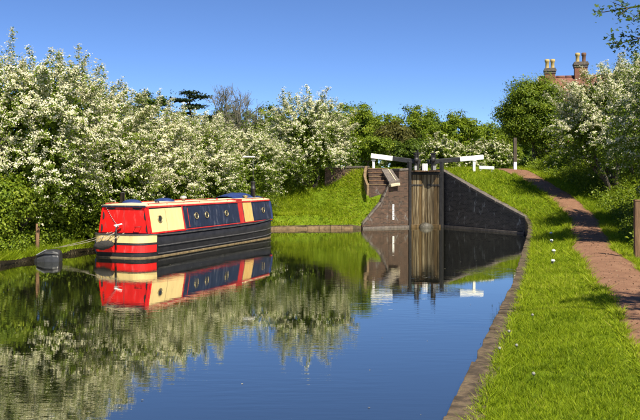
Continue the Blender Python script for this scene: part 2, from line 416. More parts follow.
far = MB(); far.grid([[(-3000, 79.8, 3.44), (0, 79.8, 3.44), (3000, 79.8, 3.44)], [(-3000, 400, 4.5), (0, 400, 4.5), (3000, 400, 4.5)], [(-3000, 4000, 12), (0, 4000, 12), (3000, 4000, 12)]])
far.build('ground', M['soil'])['kind'] = 'structure'
path = sheet('path', lambda y: [float(pathL(y)) + PATH_W * k / 8 for k in range(9)], Ys, lambda x, y: pathZ(y) + 0.014 + 0.03 * np.sin(np.clip((x - pathL(y)) / PATH_W, 0, 1) * math.pi), M['path'])
wm = MB(); wm.grid([[(-30, -60, 0), (0, -60, 0), (14, -60, 0)], [(-30, 48.4, 0), (0, 48.4, 0), (14, 48.4, 0)]], False)
water = wm.build('water', M['water']); water['kind'] = 'structure'
wm = MB(); wm.poly([(5.2, 48.6, 2.7), (7.26, 48.6, 2.7), (7.26, 80, 2.7), (5.2, 80, 2.7)])
wm.build('water', M['water'])['kind'] = 'structure'

# ------------------------------------------------------------------ canal edge wall with coping stones (right bank)
random.seed(4)
def edge_pts(Y0, Y1, step):
    pts = []; y = Y0
    while y < Y1:
        pts.append((float(edgeR(y)), y, float(np.interp(y, zR_Y, zR_Z)))); y += step
    pts.append((float(edgeR(Y1)), Y1, float(np.interp(Y1, zR_Y, zR_Z))))
    return pts
def stone(m, a, b, w, h, side, jit, out=0.0):
    """irregular block from a to b (outer top edge), width w to the given side"""
    a = Vector(a); b = Vector(b); d = (b - a).normalized(); n = Vector((d.y, -d.x, 0)) * side
    J = lambda s=1.0: Vector((random.uniform(-jit, jit), random.uniform(-jit, jit), random.uniform(-jit, jit))) * s
    g = d * 0.012
    o = -n * out
    A, B = a + g + o, b - g + o
    mid = (A + B) / 2
    t = [A + J(), mid + J(), B + J(), B + n * w + J(), mid + n * w + J(), A + n * w + J()]
    bt = [p - Vector((0, 0, h)) for p in t]
    m.poly(t, [(0, 0)] * 6); m.poly(bt[::-1])
    for k in range(6):
        m.poly([t[k], bt[k], bt[(k + 1) % 6], t[(k + 1) % 6]])
cw = empty('canal_wall', (edgeR(20), 20, 0))
tag(cw, 'low brown canal edge wall with mossy coping stones along the towpath grass', 'wall')
inv = Matrix.Translation((-cw.location[0], -20, 0))
def kid(mb, name, mat, parent, bevel=0.0):
    """build in world coordinates, then hang under a parent that sits elsewhere"""
    o = mb.build(name, mat, None, bevel)
    o.parent = parent
    mi = (Matrix.Translation(parent.location) @ Matrix.Rotation(parent.rotation_euler[2], 4, 'Z')).inverted()
    o.matrix_parent_inverse = mi if parent.parent is None else Matrix.Identity(4)
    return o
pts = edge_pts(-12, 41.3, 0.82)
m = MB()
for a, b in zip(pts[:-1], pts[1:]):
    u = a[1]
    m.poly([(a[0], a[1], -1), (b[0], b[1], -1), (b[0], b[1], b[2] - 0.12), (a[0], a[1], a[2] - 0.12)], [(u, 0), (u + .85, 0), (u + .85, 1.3), (u, 1.3)])
kid(m, 'wall_face', M['brick_red'], cw)
for a, b in zip(pts[:-1], pts[1:]):
    m = MB(); k = random.uniform(-0.02, 0.015)
    stone(m, (a[0], a[1], a[2] + k), (b[0], b[1], b[2] + k), 0.36 + random.uniform(-.04, .04), 0.16, 1, 0.02, 0.02)
    kid(m, 'coping_stone', M['coping'], cw, 0.012)

# left bank edging stones (below the grass mound)
m = None
ly = [36.0, 38, 40, 42, 43.0, 43.6, 43.72, 43.84, 43.95, 44.02, 44.1, 44.2, 44.3, 44.4, 44.5]
lp = []
for y in np.linspace(43.2, 45.9, 500): lp.append((float(edgeL(y)), float(y)))
acc = [lp[0]]; dist = 0
for a, b in zip(lp[:-1], lp[1:]):
    dist += math.hypot(b[0] - a[0], b[1] - a[1])
    if dist > 0.62: acc.append(b); dist = 0
ew = empty('bank_edging', (0, 45.6, 0)); tag(ew, 'row of pale brown edging stones at the foot of the grass mound', 'edging')
for a, b in zip(acc[:-1], acc[1:]):
    m = MB(); k = random.uniform(-.02, .02)
    stone(m, (a[0], a[1], 0.15 + k), (b[0], b[1], 0.15 + k), 0.3, 0.5, -1, 0.02, 0.04)
    kid(m, 'edging_stone', M['edging'], ew)

# ------------------------------------------------------------------ lock walls
def wall_strip(m, P0, P1, zb, zt0, zt1, th, nrm, n=8, bow=0.0):
    """wall from P0 to P1 with a sloping top; nrm points to the visible side"""
    P0 = Vector(P0); P1 = Vector(P1); L = (P1 - P0).length; nv = Vector(nrm).normalized()
    f = []; 
    for i in range(n + 1):
        t = i / n; p = P0.lerp(P1, t) - nv * (bow * math.sin(t * math.pi))
        f.append((p, zt0 + (zt1 - zt0) * t, L * t))
    for (a, za, ua), (b, zb_, ub) in zip(f[:-1], f[1:]):
        q = lambda p, z, off: (p.x - nv.x * off, p.y - nv.y * off, z)
        m.poly([q(a, zb, 0), q(b, zb, 0), q(b, zb_, 0), q(a, za, 0)], [(ua, zb), (ub, zb), (ub, zb_), (ua, za)])
        m.poly([q(a, zb, th), q(a, za, th), q(b, zb_, th), q(b, zb, th)], [(ua, zb), (ua, za), (ub, zb_), (ub, zb)])
        m.poly([q(a, za, 0), q(b, zb_, 0), q(b, zb_, th), q(a, za, th)], [(ua, 0), (ub, 0), (ub, th), (ua, th)])
    for (a, za, ua) in (f[0], f[-1]):
        m.poly([(a.x, a.y, zb), (a.x, a.y, za), (a.x - nv.x * th, a.y - nv.y * th, za), (a.x - nv.x * th, a.y - nv.y * th, zb)], [(0, zb), (0, za), (th, za), (th, zb)])
    return f

rw = empty('lock_wing_wall', (8.9, 44.7, 0)); tag(rw, 'soot black brick lock wing wall sloping down to the towpath side', 'wall')
nR = (-0.895, -0.446, 0)
m = MB(); fR = wall_strip(m, (10.62, 41.32, 0), (7.26, 48.0, 0), -1, 0.80, 3.36, 0.6, nR, 10, -0.12)
kid(m, 'wall_face', M['brick_dark'], rw)
m = MB(); wall_strip(m, (7.26, 48.003, 0), (7.26, 80, 0), -1, 3.36, 3.36, 0.5, (-1, 0, 0), 2)
kid(m, 'chamber_wall', M['brick_dark'], rw)
for (a, za, ua), (b, zb_, ub) in zip(fR[:-1], fR[1:]):
    m = MB(); A = Vector((a.x, a.y, za + 0.11)); B = Vector((b.x, b.y, zb_ + 0.11))
    stone(m, A, B, 0.42, 0.13, 1, 0.012, 0.05)
    kid(m, 'coping_stone', M['dark_stone'], rw, 0.015)
for k in range(5):
    m = MB(); stone(m, (7.26, 48.05 + k * 1.0, 3.47), (7.26, 49.03 + k * 1.0, 3.47), 0.42, 0.13, 1, 0.01, 0.04)
    kid(m, 'coping_stone', M['dark_stone'], rw, 0.015)
# step in the wall just above the waterline
m = MB(); wall_strip(m, (10.50, 41.27, 0), (7.14, 47.95, 0), -1, 0.10, 0.14, 0.3, nR, 6, -0.12)
kid(m, 'footing', M['dark_stone'], rw)

lw = empty('lock_wing_wall', (3.8, 45.8, 0)); tag(lw, 'weathered red brick lock wing wall with pier left of the gate', 'wall')
A0 = Vector((2.42, 45.82, 0)); A1 = Vector((5.2, 47.12, 0)); dL = (A1 - A0).normalized(); nL = (dL.y, -dL.x, 0)
brk = [(0, 0.22), (0.40, 1.45), (0.56, 2.35)]
m = MB(); faces = []
for (t0, z0), (t1, z1) in zip(brk[:-1], brk[1:]):
    faces.append((A0.lerp(A1, t0), A0.lerp(A1, t1), z0, z1))
    wall_strip(m, A0.lerp(A1, t0), A0.lerp(A1, t1), -1, z0, z1, 0.5, nL, 3)
kid(m, 'wall_face', M['brick_red'], lw)
for a, b, z0, z1 in faces:
    for k in range(3):
        p = a.lerp(b, k / 3); q = a.lerp(b, (k + 1) / 3)
        m = MB(); stone(m, (p.x, p.y, z0 + (z1 - z0) * k / 3 + .10), (q.x, q.y, z0 + (z1 - z0) * (k + 1) / 3 + .10), 0.34, 0.13, -1, 0.012, 0.05)
        kid(m, 'coping_stone', M['dark_stone'], lw, 0.015)
m = MB(); pa, pb = A0.lerp(A1, 0.562), A0.lerp(A1, 0.999)
wall_strip(m, pa, pb, -1, 2.5, 3.05, 0.9, nL, 1)
kid(m, 'pier', M['brick_red'], lw)
m = MB(); wall_strip(m, A0 + Vector(nL) * .09, A1 + Vector(nL) * .09, -1, .10, .13, .085, nL, 4); kid(m, 'footing', M['dark_stone'], lw)
m = MB(); qa, qb = A0.lerp(A1, 0.79), A0.lerp(A1, 0.997)
wall_strip(m, qa + Vector(nL) * .004, qb + Vector(nL) * .004, -1, 3.3, 3.36, 0.95, nL, 1)
kid(m, 'pier', M['brick_red'], lw)
# dark sloping slab on the pier with its pale stone lip
ra, rb = A0.lerp(A1, 0.57), A0.lerp(A1, 0.80); nv = Vector(nL)
m = MB()
t = [ra + nv * .06 + Vector((0, 0, 2.66)), rb + nv * .06 + Vector((0, 0, 2.82)), rb - nv * .85 + Vector((0, 0, 3.46)), ra - nv * .85 + Vector((0, 0, 3.44))]
bt = [p - Vector((0, 0, .14)) for p in t]
m.poly(t); m.poly(bt[::-1])
for k in range(4): m.poly([t[k], bt[k], bt[(k + 1) % 4], t[(k + 1) % 4]])
kid(m, 'sloping_slab', M['dark_stone'], lw, 0.01)
m = MB(); m.bar(t[0].lerp(t[1], .62) + Vector((0, 0, .012)), t[3].lerp(t[2], .62) + Vector((0, 0, .012)), 0.05, 0.02)
kid(m, 'slab_line', M['pale_stone'], lw)  # thin pale line laid up the slab
m = MB(); m.bar(ra + nv * .12 + Vector((0, 0, 2.48)), A0.lerp(A1, .77) + nv * .12 + Vector((0, 0, 2.56)), 0.3, 0.17)
kid(m, 'stone_lip', M['pale_stone'], lw, 0.03)
m = MB(); stone(m, qa + Vector((0, 0, 3.48)), qb + Vector((0, 0, 3.49)), 0.9, 0.13, -1, 0.008, 0.05)
kid(m, 'coping_stone', M['dark_stone'], lw, 0.015)
m = MB(); wall_strip(m, (5.2, 47.125, 0), (5.2, 80, 0), -1, 3.36, 3.36, 0.5, (1, 0, 0), 2)
kid(m, 'chamber_wall', M['brick_red'], lw)

# depth gauge board on the brick face
gz = A0.lerp(A1, 0.665) + nv * 0.012
gb = empty('gauge_board', (gz.x, gz.y, 0.4)); tag(gb, 'narrow white depth gauge board on the brick wall left of the gate', 'gauge')
m = MB(); m.box((gz.x, gz.y, 0.93), (0.12, 0.022, 0.9), math.atan2(dL.y, dL.x)); kid(m, 'board', M['white_paint'], gb)
for k in range(7):
    m = MB(); c = gz + nv * 0.013 + dL * (0.02 if k % 2 else -0.015); m.box((c.x, c.y, 0.54 + k * 0.125), (0.07, 0.008, 0.035), math.atan2(dL.y, dL.x)); kid(m, 'mark', M['iron'], gb)

# brick steps up beside the pier, with curved side coping
st = empty('brick_steps', (3.1, 46.6, 2.2)); tag(st, 'short flight of worn brick steps between grass mound and pier', 'steps')
for k in range(5):
    y0 = 46.85 + k * .25; zt = 2.52 + .235 * k
    m = MB(); m.box((3.46, y0 + .5, zt - .5), (1.16, 1.0, 1.0)); se = kid(m, 'step', M['brick_red'], st, 0.02)
    m = MB(); m.box((3.46, y0 + .12, zt + .02), (1.18, 0.30, 0.05)); kid(m, 'nosing', M['old_wood'] if k % 2 else M['edging'], se, .01)
cpts = []
for k in range(7):
    t = k / 6; cpts.append((2.86 - 0.14 * math.sin(t * math.pi), 46.5 + 1.6 * t, 2.50 + 1.15 * t))
for a, b in zip(cpts[:-1], cpts[1:]):
    m = MB(); stone(m, a, b, 0.17, 0.6, -1, 0.01); kid(m, 'side_coping', M['edging'], st)
# low brick wall on top of the mound
bw = empty('low_wall', (1.2, 50, 3.2)); tag(bw, 'low brown brick wall along the top of the grass mound', 'wall')
m = MB(); wall_strip(m, (0.3, 48.9, 0), (2.95, 48.2, 0), 2.2, 3.52, 3.56, 0.3, (-.23, -.97, 0), 6); kid(m, 'wall_face', M['brick_red'], bw)
for k in range(7):
    a = Vector((0.3, 48.9, 3.61)).lerp(Vector((2.95, 48.2, 3.65)), k / 7); b = Vector((0.3, 48.9, 3.61)).lerp(Vector((2.95, 48.2, 3.65)), (k + 1) / 7)
    m = MB(); stone(m, a, b, 0.36, 0.09, -1, 0.008, 0.04); kid(m, 'coping_brick', M['dark_stone'], bw)

# ------------------------------------------------------------------ lock gates
def gate(x0, x1, label, tip, sgn):
    """leaf from heel x0 to mitre x1; the balance beam reaches back over the lock side to tip"""
    H = Vector((x0, 47.3, 0)); Mi = Vector((x1, 47.9, 0)); d = (Mi - H).normalized(); nn = Vector((d.y, -d.x, 0)) * (1 if d.x > 0 else -1)
    g = empty('lock_gate', (x0, 47.15, 0)); tag(g, label, 'lock gate', 'pair of lock gates')
    L = (Mi - H).length; rz = math.atan2(d.y, d.x)
    n = 5
    for k in range(n):
        c = H + d * (L * (k + .5) / n) + nn * (0.06 + random.uniform(-.008, .012))
        m = MB(); m.box((c.x, c.y, 1.2), (L / n - 0.03, 0.06, 3.9), rz); kid(m, 'plank', M['gate_wet'] if k in ((0, 3) if sgn > 0 else (1, 4)) else M['gate_wood'], g, 0.006)
    for z, h in ((3.22, 0.24), (1.3, .2), (-0.2, .3)):
        c = H + d * L / 2 - nn * 0.09; m = MB(); m.box((c.x, c.y, z), (L, 0.2, h), rz); kid(m, 'cross_rail', M['gate_dark'], g)
    c = H + d * L / 2 + nn * 0.10; m = MB(); m.box((c.x, c.y, 3.19), (L - .04, 0.13, 0.17), rz); kid(m, 'top_rail', M['gate_dark'], g, 0.01)
    m = MB(); m.box((H.x, H.y, 1.5), (0.18, 0.24, 4.8), rz); kid(m, 'heel_post', M['gate_dark'], g, 0.02)
    c = Mi - d * .1; m = MB(); m.box((c.x, c.y, 1.5), (0.18, 0.24, 4.3), rz); kid(m, 'mitre_post', M['gate_wood'], g, 0.02)
    c = Mi - d * .11 + nn * .34; m = MB(); m.box((c.x, c.y, 3.56), (0.16, 0.12, 0.42), rz); kid(m, 'mitre_post_cap', M['white_paint'], g, 0.02)
    for z in (2.5,):
        c = H + d * (L * .42) + nn * 0.112; m = MB(); m.box((c.x, c.y, z), (L * .8, 0.02, 0.075), rz); sk = kid(m, 'iron_strap', M['iron'], g)
        for t in (.12, .3, .5, .7):
            c = H + d * (L * t) + nn * .13; m = MB(); m.box((c.x, c.y, z), (.045, .03, .045), rz); kid(m, 'bolt', M['strake'], sk)
    c = H + d * (L * .5) + nn * .15; m = MB(); m.box((c.x, c.y, .03), (L - .02, .12, .26), rz); kid(m, 'cill_beam', M['gate_wet'], g, .02)
    # walkway board on the gate
    c = H + d * (L / 2) + nn * 0.34; m = MB(); m.box((c.x, c.y, 3.33), (L * .96, 0.34, 0.05), rz); kid(m, 'walkway_board', M['old_wood'], g)
    for t in (.25, .75):
        c = H + d * (L * t) + nn * 0.22; m = MB(); m.box((c.x, c.y, 3.265), (0.07, 0.40, 0.07), rz); kid(m, 'bracket', M['iron'], g)
    # balance beam
    i = Mi + Vector((0, 0, 3.86)) - d * .25; o = Vector(tip); sp = i.lerp(o, 0.56)
    m = MB(); m.bar(i, sp, 0.26, 0.28); kid(m, 'balance_beam', M['gate_dark'], g, 0.025)
    m = MB(); m.bar(sp, o, 0.27, 0.29); kid(m, 'beam_end', M['white_paint'], g, 0.03)
    # paddle gear: stand, rack, cogs
    c = H + d * (L * .48) + nn * .02
    m = MB(); m.box((c.x, c.y, 3.85), (0.26, 0.15, 1.0), rz); m.box((c.x, c.y, 4.38), (0.34, 0.2, 0.08), rz); kid(m, 'paddle_stand', M['iron'], g, 0.02)
    m = MB(); m.box((c.x + .06, c.y - .1, 3.98), (0.05, 0.05, 1.25), rz); kid(m, 'paddle_rack', M['iron'], g)
    m = MB(); m.lathe([(0, -.03), (.14, -.03), (.14, .03), (0, .03)], n=14, M4=Matrix.Translation((c.x - .02, c.y - .14, 4.0)) @ Matrix.Rotation(R(90), 4, 'X')); kid(m, 'cog', M['iron'], g)
    m = MB(); a = c + Vector((0, 0, 3.4)) + nn * .12; m.box((a.x - .14 * sgn, a.y, 3.52), (.16, .08, .26), rz); kid(m, 'paddle_plate', M['chrome'], g)
    return g
gate(5.28, 6.22, 'left lock gate leaf with black and white balance beam over grass mound', P(371, 155.8, 48.3), 1)
gate(7.19, 6.25, 'right lock gate leaf with black and white balance beam towards the path', P(482.5, 157.2, 49.3), -1)
# beam rest posts
for px, pyt, pyb, lab in ((373.5, 159.5, 170, 'short white post under the left balance beam end'), (474, 160, 172, 'short white post under the right balance beam end')):
    DD = 48.35 if px < 400 else 49.0; p = P(px, 160, DD); zb = float(groundL(p.x, p.y) if px < 400 else groundR(p.x, p.y)) - 0.1; zt = P(px, pyt, DD).z
    m = MB(); m.box((p.x, p.y, (zb + zt) / 2), (0.15, 0.15, zt - zb)); m.box((p.x, p.y, zt - .05), (0.24, 0.2, 0.07))
    tag(m.build('beam_rest_post', M['white_paint'], bevel=0.012), lab, 'post')
# white low rail by the path top
p0 = P(479, 167.3, 51.5); p1 = P(494, 168.2, 51.5)
wr = empty('low_rail', ((p0.x + p1.x) / 2, 51.5, 3.4)); tag(wr, 'low white painted timber rail beside the top of the path', 'rail')
m = MB(); m.bar(p0, p1, 0.2, 0.2); kid(m, 'rail', M['white_paint'], wr, 0.02)
for t in (.12, .88):
    c = p0.lerp(p1, t); zb = float(groundR(c.x, c.y)) - .15
    m = MB(); m.box((c.x, c.y + .02, (zb + c.z) / 2), (0.14, 0.14, c.z - zb)); kid(m, 'foot', M['white_paint'], wr)
# spray pile of stone at the gate sill
random.seed(9)
m = MB()
rows = []
for i in range(7):
    a = i / 6 * math.pi / 2
    rows.append([Vector((6.2 + .44 * math.cos(a) * math.cos(q) * (1 + .13 * math.sin(3 * q + 1 + i * .4)), 47.05 + .28 * math.cos(a) * math.sin(q), .36 * math.sin(a) ** .85 * (1 + .10 * math.sin(2.0 * q + i)) - .06)) for q in [2 * math.pi * k / 14 for k in range(14)]])
m.grid(rows, True, True)
tag(m.build('boulder', M['boulder']), 'rounded dark wet boulder at the foot of the lock gates', 'boulder')

# ------------------------------------------------------------------ narrowboat
BOAT = (-7.30, 28.75, 0.0); BRZ = -R(20); BSC = (1.19, 1.16, 1.0)
boat = empty('narrowboat', BOAT, BRZ); boat.scale = BSC
tag(boat, 'moored narrowboat with red stern, cream and navy cabin and black hull', 'narrowboat')
hy = [0, .015, .04, .075, .12, .18, .25, .34, .45, .6, .8, 2, 4, 6, 8, 9.2, 9.8, 10.3, 10.7, 10.95, 11.05]
hw = [.55, .63, .70, .765, .82, .875, .92, .96, .99, 1.01, 1.02, 1.03, 1.03, 1.03, 1.03, 1.0, .9, .70, .42, .16, .03]
hwf = lambda y: float(np.interp(y, hy, hw))
hzf = lambda y: float(np.interp(y, [0, .4, 1.0, 7.5, 9.5, 11.05], [.86, .86, .80, .80, .90, 1.10]))
def hull_rows(off, z0f, z1f, y0=0, y1=11.05, cols=2):
    yy = [y0] + [y for y in hy if y0 < y < y1] + [y1]
    out = []
    for y in yy:
        w = hwf(y) + off
        yb = y - off if y < .3 else y
        out.append((w, yb, z0f(y), z1f(y)))
    return out
m = MB(); st_ = hull_rows(0, lambda y: -0.6, hzf)
ring = [(w, y, a, b) for w, y, a, b in st_]
loop = [(w, y, a, b) for w, y, a, b in ring] + [(-w, y, a, b) for w, y, a, b in ring[::-1]]
rows = [[(w * .96, y, a) for w, y, a, b in loop], [(w * .985, y, .35) for w, y, a, b in loop], [(w, y, b) for w, y, a, b in loop], [(w * .93, y + (.04 if y < .3 else 0), b + .005) for w, y, a, b in loop]]
m.grid(rows, True, True)
for i in range(len(ring) - 1):
    (w0, y0, _, b0), (w1, y1, _, b1) = ring[i], ring[i + 1]
    m.poly([(-w0 * .93, y0, b0 - .01), (w0 * .93, y0, b0 - .01), (w1 * .93, y1, b1 - .01), (-w1 * .93, y1, b1 - .01)])
hull = m.build('hull', M['hull'], boat)
def band(name, mat, z0, z1, y1, off, zoff=None):
    m = MB(); r = hull_rows(off, lambda y: z0, lambda y: z1, 0, y1)
    lp = r[::-1] + [(-w, y, a, b) for w, y, a, b in r]
    inn = [(w - off * 1.2 * (1 if w > 0 else -1), y + (off * 1.2 if y < .3 else 0), a, b) for w, y, a, b in lp]
    f = (lambda y, z: z + (hzf(y) - .80 if zoff else 0))
    k = lambda w, z: w * (.985 + .015 * (z - .35) / .45)
    rows = [[(k(w, a), y, f(y, a)) for w, y, a, b in inn], [(k(w, a), y, f(y, a)) for w, y, a, b in lp], [(k(w, b), y, f(y, b)) for w, y, a, b in lp], [(k(w, b), y, f(y, b)) for w, y, a, b in inn]]
    m.grid(rows, False)
    return m.build(name, mat, hull)
band('cream_band', M['cream'], .545, .815, .62, .014)
band('red_band', M['red'], .20, .465, .62, .014)
band('black_line', M['iron'], .475, .535, .66, .022)
band('gunwale', M['strake'], .765, .80, 11.0, .030, True)
for z in (.40, .12):
    m = MB()
    for s in (-1, 1):
        yy = [.68, 1.5, 3, 5, 7, 9, 9.8, 10.3, 10.7]
        rows = [[(s * (hwf(y) * .99 + .002), y, z - .025 + .1 * ss(8, 11, y)), (s * (hwf(y) * .99 + .03), y, z - .012 + .1 * ss(8, 11, y)), (s * (hwf(y) * .99 + .03), y, z + .012 + .1 * ss(8, 11, y)), (s * (hwf(y) * .99 + .002), y, z + .025 + .1 * ss(8, 11, y))] for y in yy]
        m.grid(rows, False)
    m.build('rubbing_strake', M['strake'], hull)
band('waterline_scum', mat_noise('waterline_scum', [(.3, (.10, .07, .035)), (.7, (.26, .19, .10))], scale=5, rough=.9), -.12, .045, 11.0, .012)
CW0, CW1, CZ0, CZ1 = .93, .775, .79, 1.84
cs = lambda z: CW0 + (CW1 - CW0) * (z - CZ0) / (CZ1 - CZ0)
CY0, CY1 = .42, 9.9
m = MB()
prof = [(-CW0, CZ0), (-CW1, CZ1), (-.4, CZ1 + .06), (0, CZ1 + .085), (.4, CZ1 + .06), (CW1, CZ1), (CW0, CZ0)]
m.grid([[(x, CY0, z) for x, z in prof], [(x, CY1, z) for x, z in prof]], False)
m.poly([(x, CY0, z) for x, z in prof]); m.poly([(x, CY1, z) for x, z in prof][::-1])
cabin = m.build('cabin', M['blue'], boat)
def side_panel(name, mat, y0, y1, z0, z1, off=.012, s=1, parent=None):
    m = MB()
    p = [(s * (cs(z0) + off), y0, z0), (s * (cs(z0) + off), y1, z0), (s * (cs(z1) + off), y1, z1), (s * (cs(z1) + off), y0, z1)]
    q = [(x - s * off * 1.3, y, z) for x, y, z in p]
    m.poly(p)
    for k in range(4): m.poly([p[k], q[k], q[(k + 1) % 4], p[(k + 1) % 4]])
    return m.build(name, mat, parent or cabin)
for s in (-1, 1):
    side_panel('cream_panel', M['cream'], .50, 2.52, .90, 1.74, .012, s)
    side_panel('side_trim', M['red'], .43, .50, .86, 1.80, .016, s)
    side_panel('side_trim', M['trim_red'], 2.52, 2.60, .86, 1.80, .016, s)
    side_panel('blue_panel', M['blue'], 2.75, 6.55, .93, 1.72, .010, s)
    side_panel('side_trim', M['trim_red'], 6.84, 7.20, .86, 1.80, .016, s)
    side_panel('door_panel', M['ochre'], 7.28, 8.06, .90, 1.76, .012, s)
    side_panel('blue_panel', M['blue'], 8.14, 9.85, .93, 1.72, .010, s)
    side_panel('bottom_trim', M['red'], .43, 2.60, .845, .89, .018, s)
    side_panel('bottom_trim', M['trim_red'], 2.60, 9.88, .86, .895, .018, s)
    side_panel('roof_trim', M['trim_red'], .40, 9.9, 1.785, 1.85, .026, s)
    side_panel('panel_line', M['trim_red'], 2.88, 2.92, .95, 1.70, .014, s)
    side_panel('panel_line', M['iron'], 1.45, 1.462, .91, 1.73, .014, s)
    for y in (1.06, 3.45, 4.2, 5.75, 9.1):
        z = 1.36; ang = math.atan2(CW0 - CW1, CZ1 - CZ0)
        m4 = Matrix.Translation((s * (cs(z) + .014), y, z)) @ Matrix.Rotation(s * (R(90) - ang), 4, 'Y')
        m = MB(); m.lathe([(.105, 0), (.138, 0), (.138, .02), (.125, .026), (.105, .022), (.105, 0)], n=20, M4=m4); ro = m.build('porthole', M['brass'], cabin)
        m = MB(); m.lathe([(.115, .008), (.06, .011), (0.0005, .012)], n=20, M4=m4); m.build('porthole_glass', M['glass'], cabin)
# roof
m = MB()
rp = [(-.80, 1.845), (-.80, 1.875), (-.4, 1.935), (0, 1.96), (.4, 1.935), (.80, 1.875), (.80, 1.845)]
m.grid([[(x, y, z) for x, z in rp] for y in (.36, 3, 6, 9.92)], False)
m.poly([(x, .36, z) for x, z in rp]); m.poly([(x, 9.92, z) for x, z in rp][::-1])
roof = m.build('roof', M['roof_cream'], boat)
for s in (-1, 1):
    m = MB(); m.tube([(s * .74, .5, 1.935), (s * .74, 9.6, 1.935)], .016, 6)
    for y in np.arange(.6, 9.6, 1.1): m.tube([(s * .74, y, 1.87), (s * .74, y, 1.935)], .012, 5)
    m.build('grab_rail', M['trim_red'], roof)
# red roof hatch upright near the door
m = MB(); m.box((.60, 6.95, 1.90), (.42, .5, .10)); m.build('side_hatch', M['trim_red'], roof, .01)
# red stern bulkhead
m = MB()
bk = [(-.90, .875), (.90, .875), (.765, 1.80), (-.765, 1.80)]
m.poly([(x, .395, z) for x, z in bk])
for k in range(4):
    a, b = bk[k], bk[(k + 1) % 4]; m.poly([(a[0], .395, a[1]), (a[0], .43, a[1]), (b[0], .43, b[1]), (b[0], .395, b[1])])
bulk = m.build('stern_bulkhead', M['red'], boat)
m = MB(); m.tube([(-.005, .39, .90), (-.005, .39, 1.78)], .006, 5); m.build('door_seam', M['iron'], bulk)
def scallop(x, z, rx, rz_, a0, a1):
    m = MB(); pts = [(x + rx * math.cos(a0 + (a1 - a0) * k / 8), .386, z + rz_ * math.sin(a0 + (a1 - a0) * k / 8)) for k in range(9)]
    q = [(a, .394, c) for a, b, c in pts]
    m.poly(pts)
    for k in range(9): m.poly([pts[k], q[k], q[(k + 1) % 9], pts[(k + 1) % 9]])
    m.build('black_scallop', M['iron'], bulk)
for s in (-1, 1):
    a0, a1 = (R(90), R(270)) if s > 0 else (R(-90), R(90))
    for z in (1.05, 1.50):
        scallop(s * (.90 - .146 * (z - .875) - .035), z, .075, .16, a0, a1)
    scallop(s * .47, 1.785, .17, .07, R(180), R(360))
for s in (-1, 1):
    m = MB(); m.bar((s * .885, .40, .87), (s * .75, .40, 1.82), .05, .07, up=(0, 1, 0)); m.build('corner_post', M['red'], bulk)
m = MB(); m.box((0, .385, 1.84), (1.56, .09, .07)); m.build('top_rail', M['blue'], bulk, .01)
for k in range(13):
    m = MB()
    t = k / 13; m.box((-.62 + .46 * t, .375, 1.78 - .72 * t - .06 * math.sin(t * math.pi)), (.024, .014, .032))
    m.build('chain_link', M['chrome'], bulk)
m = MB(); m.tube([(.42, .38, 1.10), (.42, .30, 1.10), (.62, .29, 1.11), (.62, .38, 1.11)], .012, 6); m.build('door_handle', M['iron'], bulk)
# tiller
m = MB(); m.tube([(0, -.05, .30), (0, -.05, .95), (-.02, .0, 1.05), (-.12, .2, 1.10)], .026, 8); till = m.build('tiller', M['iron'], boat)
m = MB(); m.tube([(-.12, .18, 1.095), (-.26, .25, 1.13), (-.02, .30, 1.20)], [.03, .036, .025], 8); m.build('tiller_handle', M['white_paint'], till)
# cratch cover over the bow
m = MB()
c0 = [(-.93, 9.88, .90), (-.79, 9.88, 1.84), (-.3, 9.88, 2.02), (.3, 9.88, 2.02), (.79, 9.88, 1.84), (.93, 9.88, .90)]
c1 = [(-.84, 10.2, .93), (-.74, 10.2, 1.72), (-.25, 10.2, 1.98), (.25, 10.2, 1.98), (.74, 10.2, 1.72), (.84, 10.2, .93)]
c2 = [(-.62, 10.6, .98), (-.52, 10.6, 1.34), (-.15, 10.6, 1.60), (.15, 10.6, 1.60), (.52, 10.6, 1.34), (.62, 10.6, .98)]
c3 = [(-.28, 10.8, 1.02), (-.2, 10.8, 1.05), (-.05, 10.78, 1.1), (.05, 10.78, 1.1), (.2, 10.8, 1.05), (.28, 10.8, 1.02)]
m.grid([c0, c1, c2, c3], False); m.poly(c0)
m.build('cratch_cover', M['tarp'], boat, .02)
# things fixed on the roof
def dome(x, y, rx, ry, h, name, mat, lab=None):
    m = MB(); z0 = 1.95 - .13 * (abs(x) / .8) ** 2
    random.seed(int(y * 100))
    rows = []
    for i in range(6):
        a = i / 5 * math.pi / 2
        rows.append([(x + rx * math.cos(a) * math.cos(q) * random.uniform(.93, 1.06), y + ry * math.cos(a) * math.sin(q) * random.uniform(.93, 1.06), z0 - .05 + (h + .05) * math.sin(a)) for q in [2 * math.pi * k / 14 for k in range(14)]])
    m.grid(rows, True, True)
    o = m.build(name, mat, roof)
    return o
dome(-.1, 1.0, .36, .26, .13, 'covered_coil', M['tarp'])
dome(-.05, 2.9, .38, .34, .14, 'covered_coil', M['tarp'])
dome(.35, 1.75, .09, .09, .10, 'roof_vent', M['iron'])
dome(.25, 3.65, .07, .07, .09, 'roof_vent', M['old_wood'])
dome(.10, 5.2, .28, .30, .07, 'roof_vent', M['old_wood'])
dome(.35, 6.0, .06, .06, .08, 'roof_vent', M['trim_red'])
m = MB(); m.lathe([(.05, 1.9), (.05, 2.04), (.12, 2.04), (.12, 2.09), (.08, 2.14), (.001, 2.155)], (0, 4.1, 0)); m.build('mushroom_vent', M['chrome'], roof)
m = MB(); m.lathe([(.07, 1.9), (.07, 2.0), (.13, 2.02), (.08, 2.07), (.001, 2.08)], (.3, 8.6, 0)); m.build('mushroom_vent', M['brass'], roof)
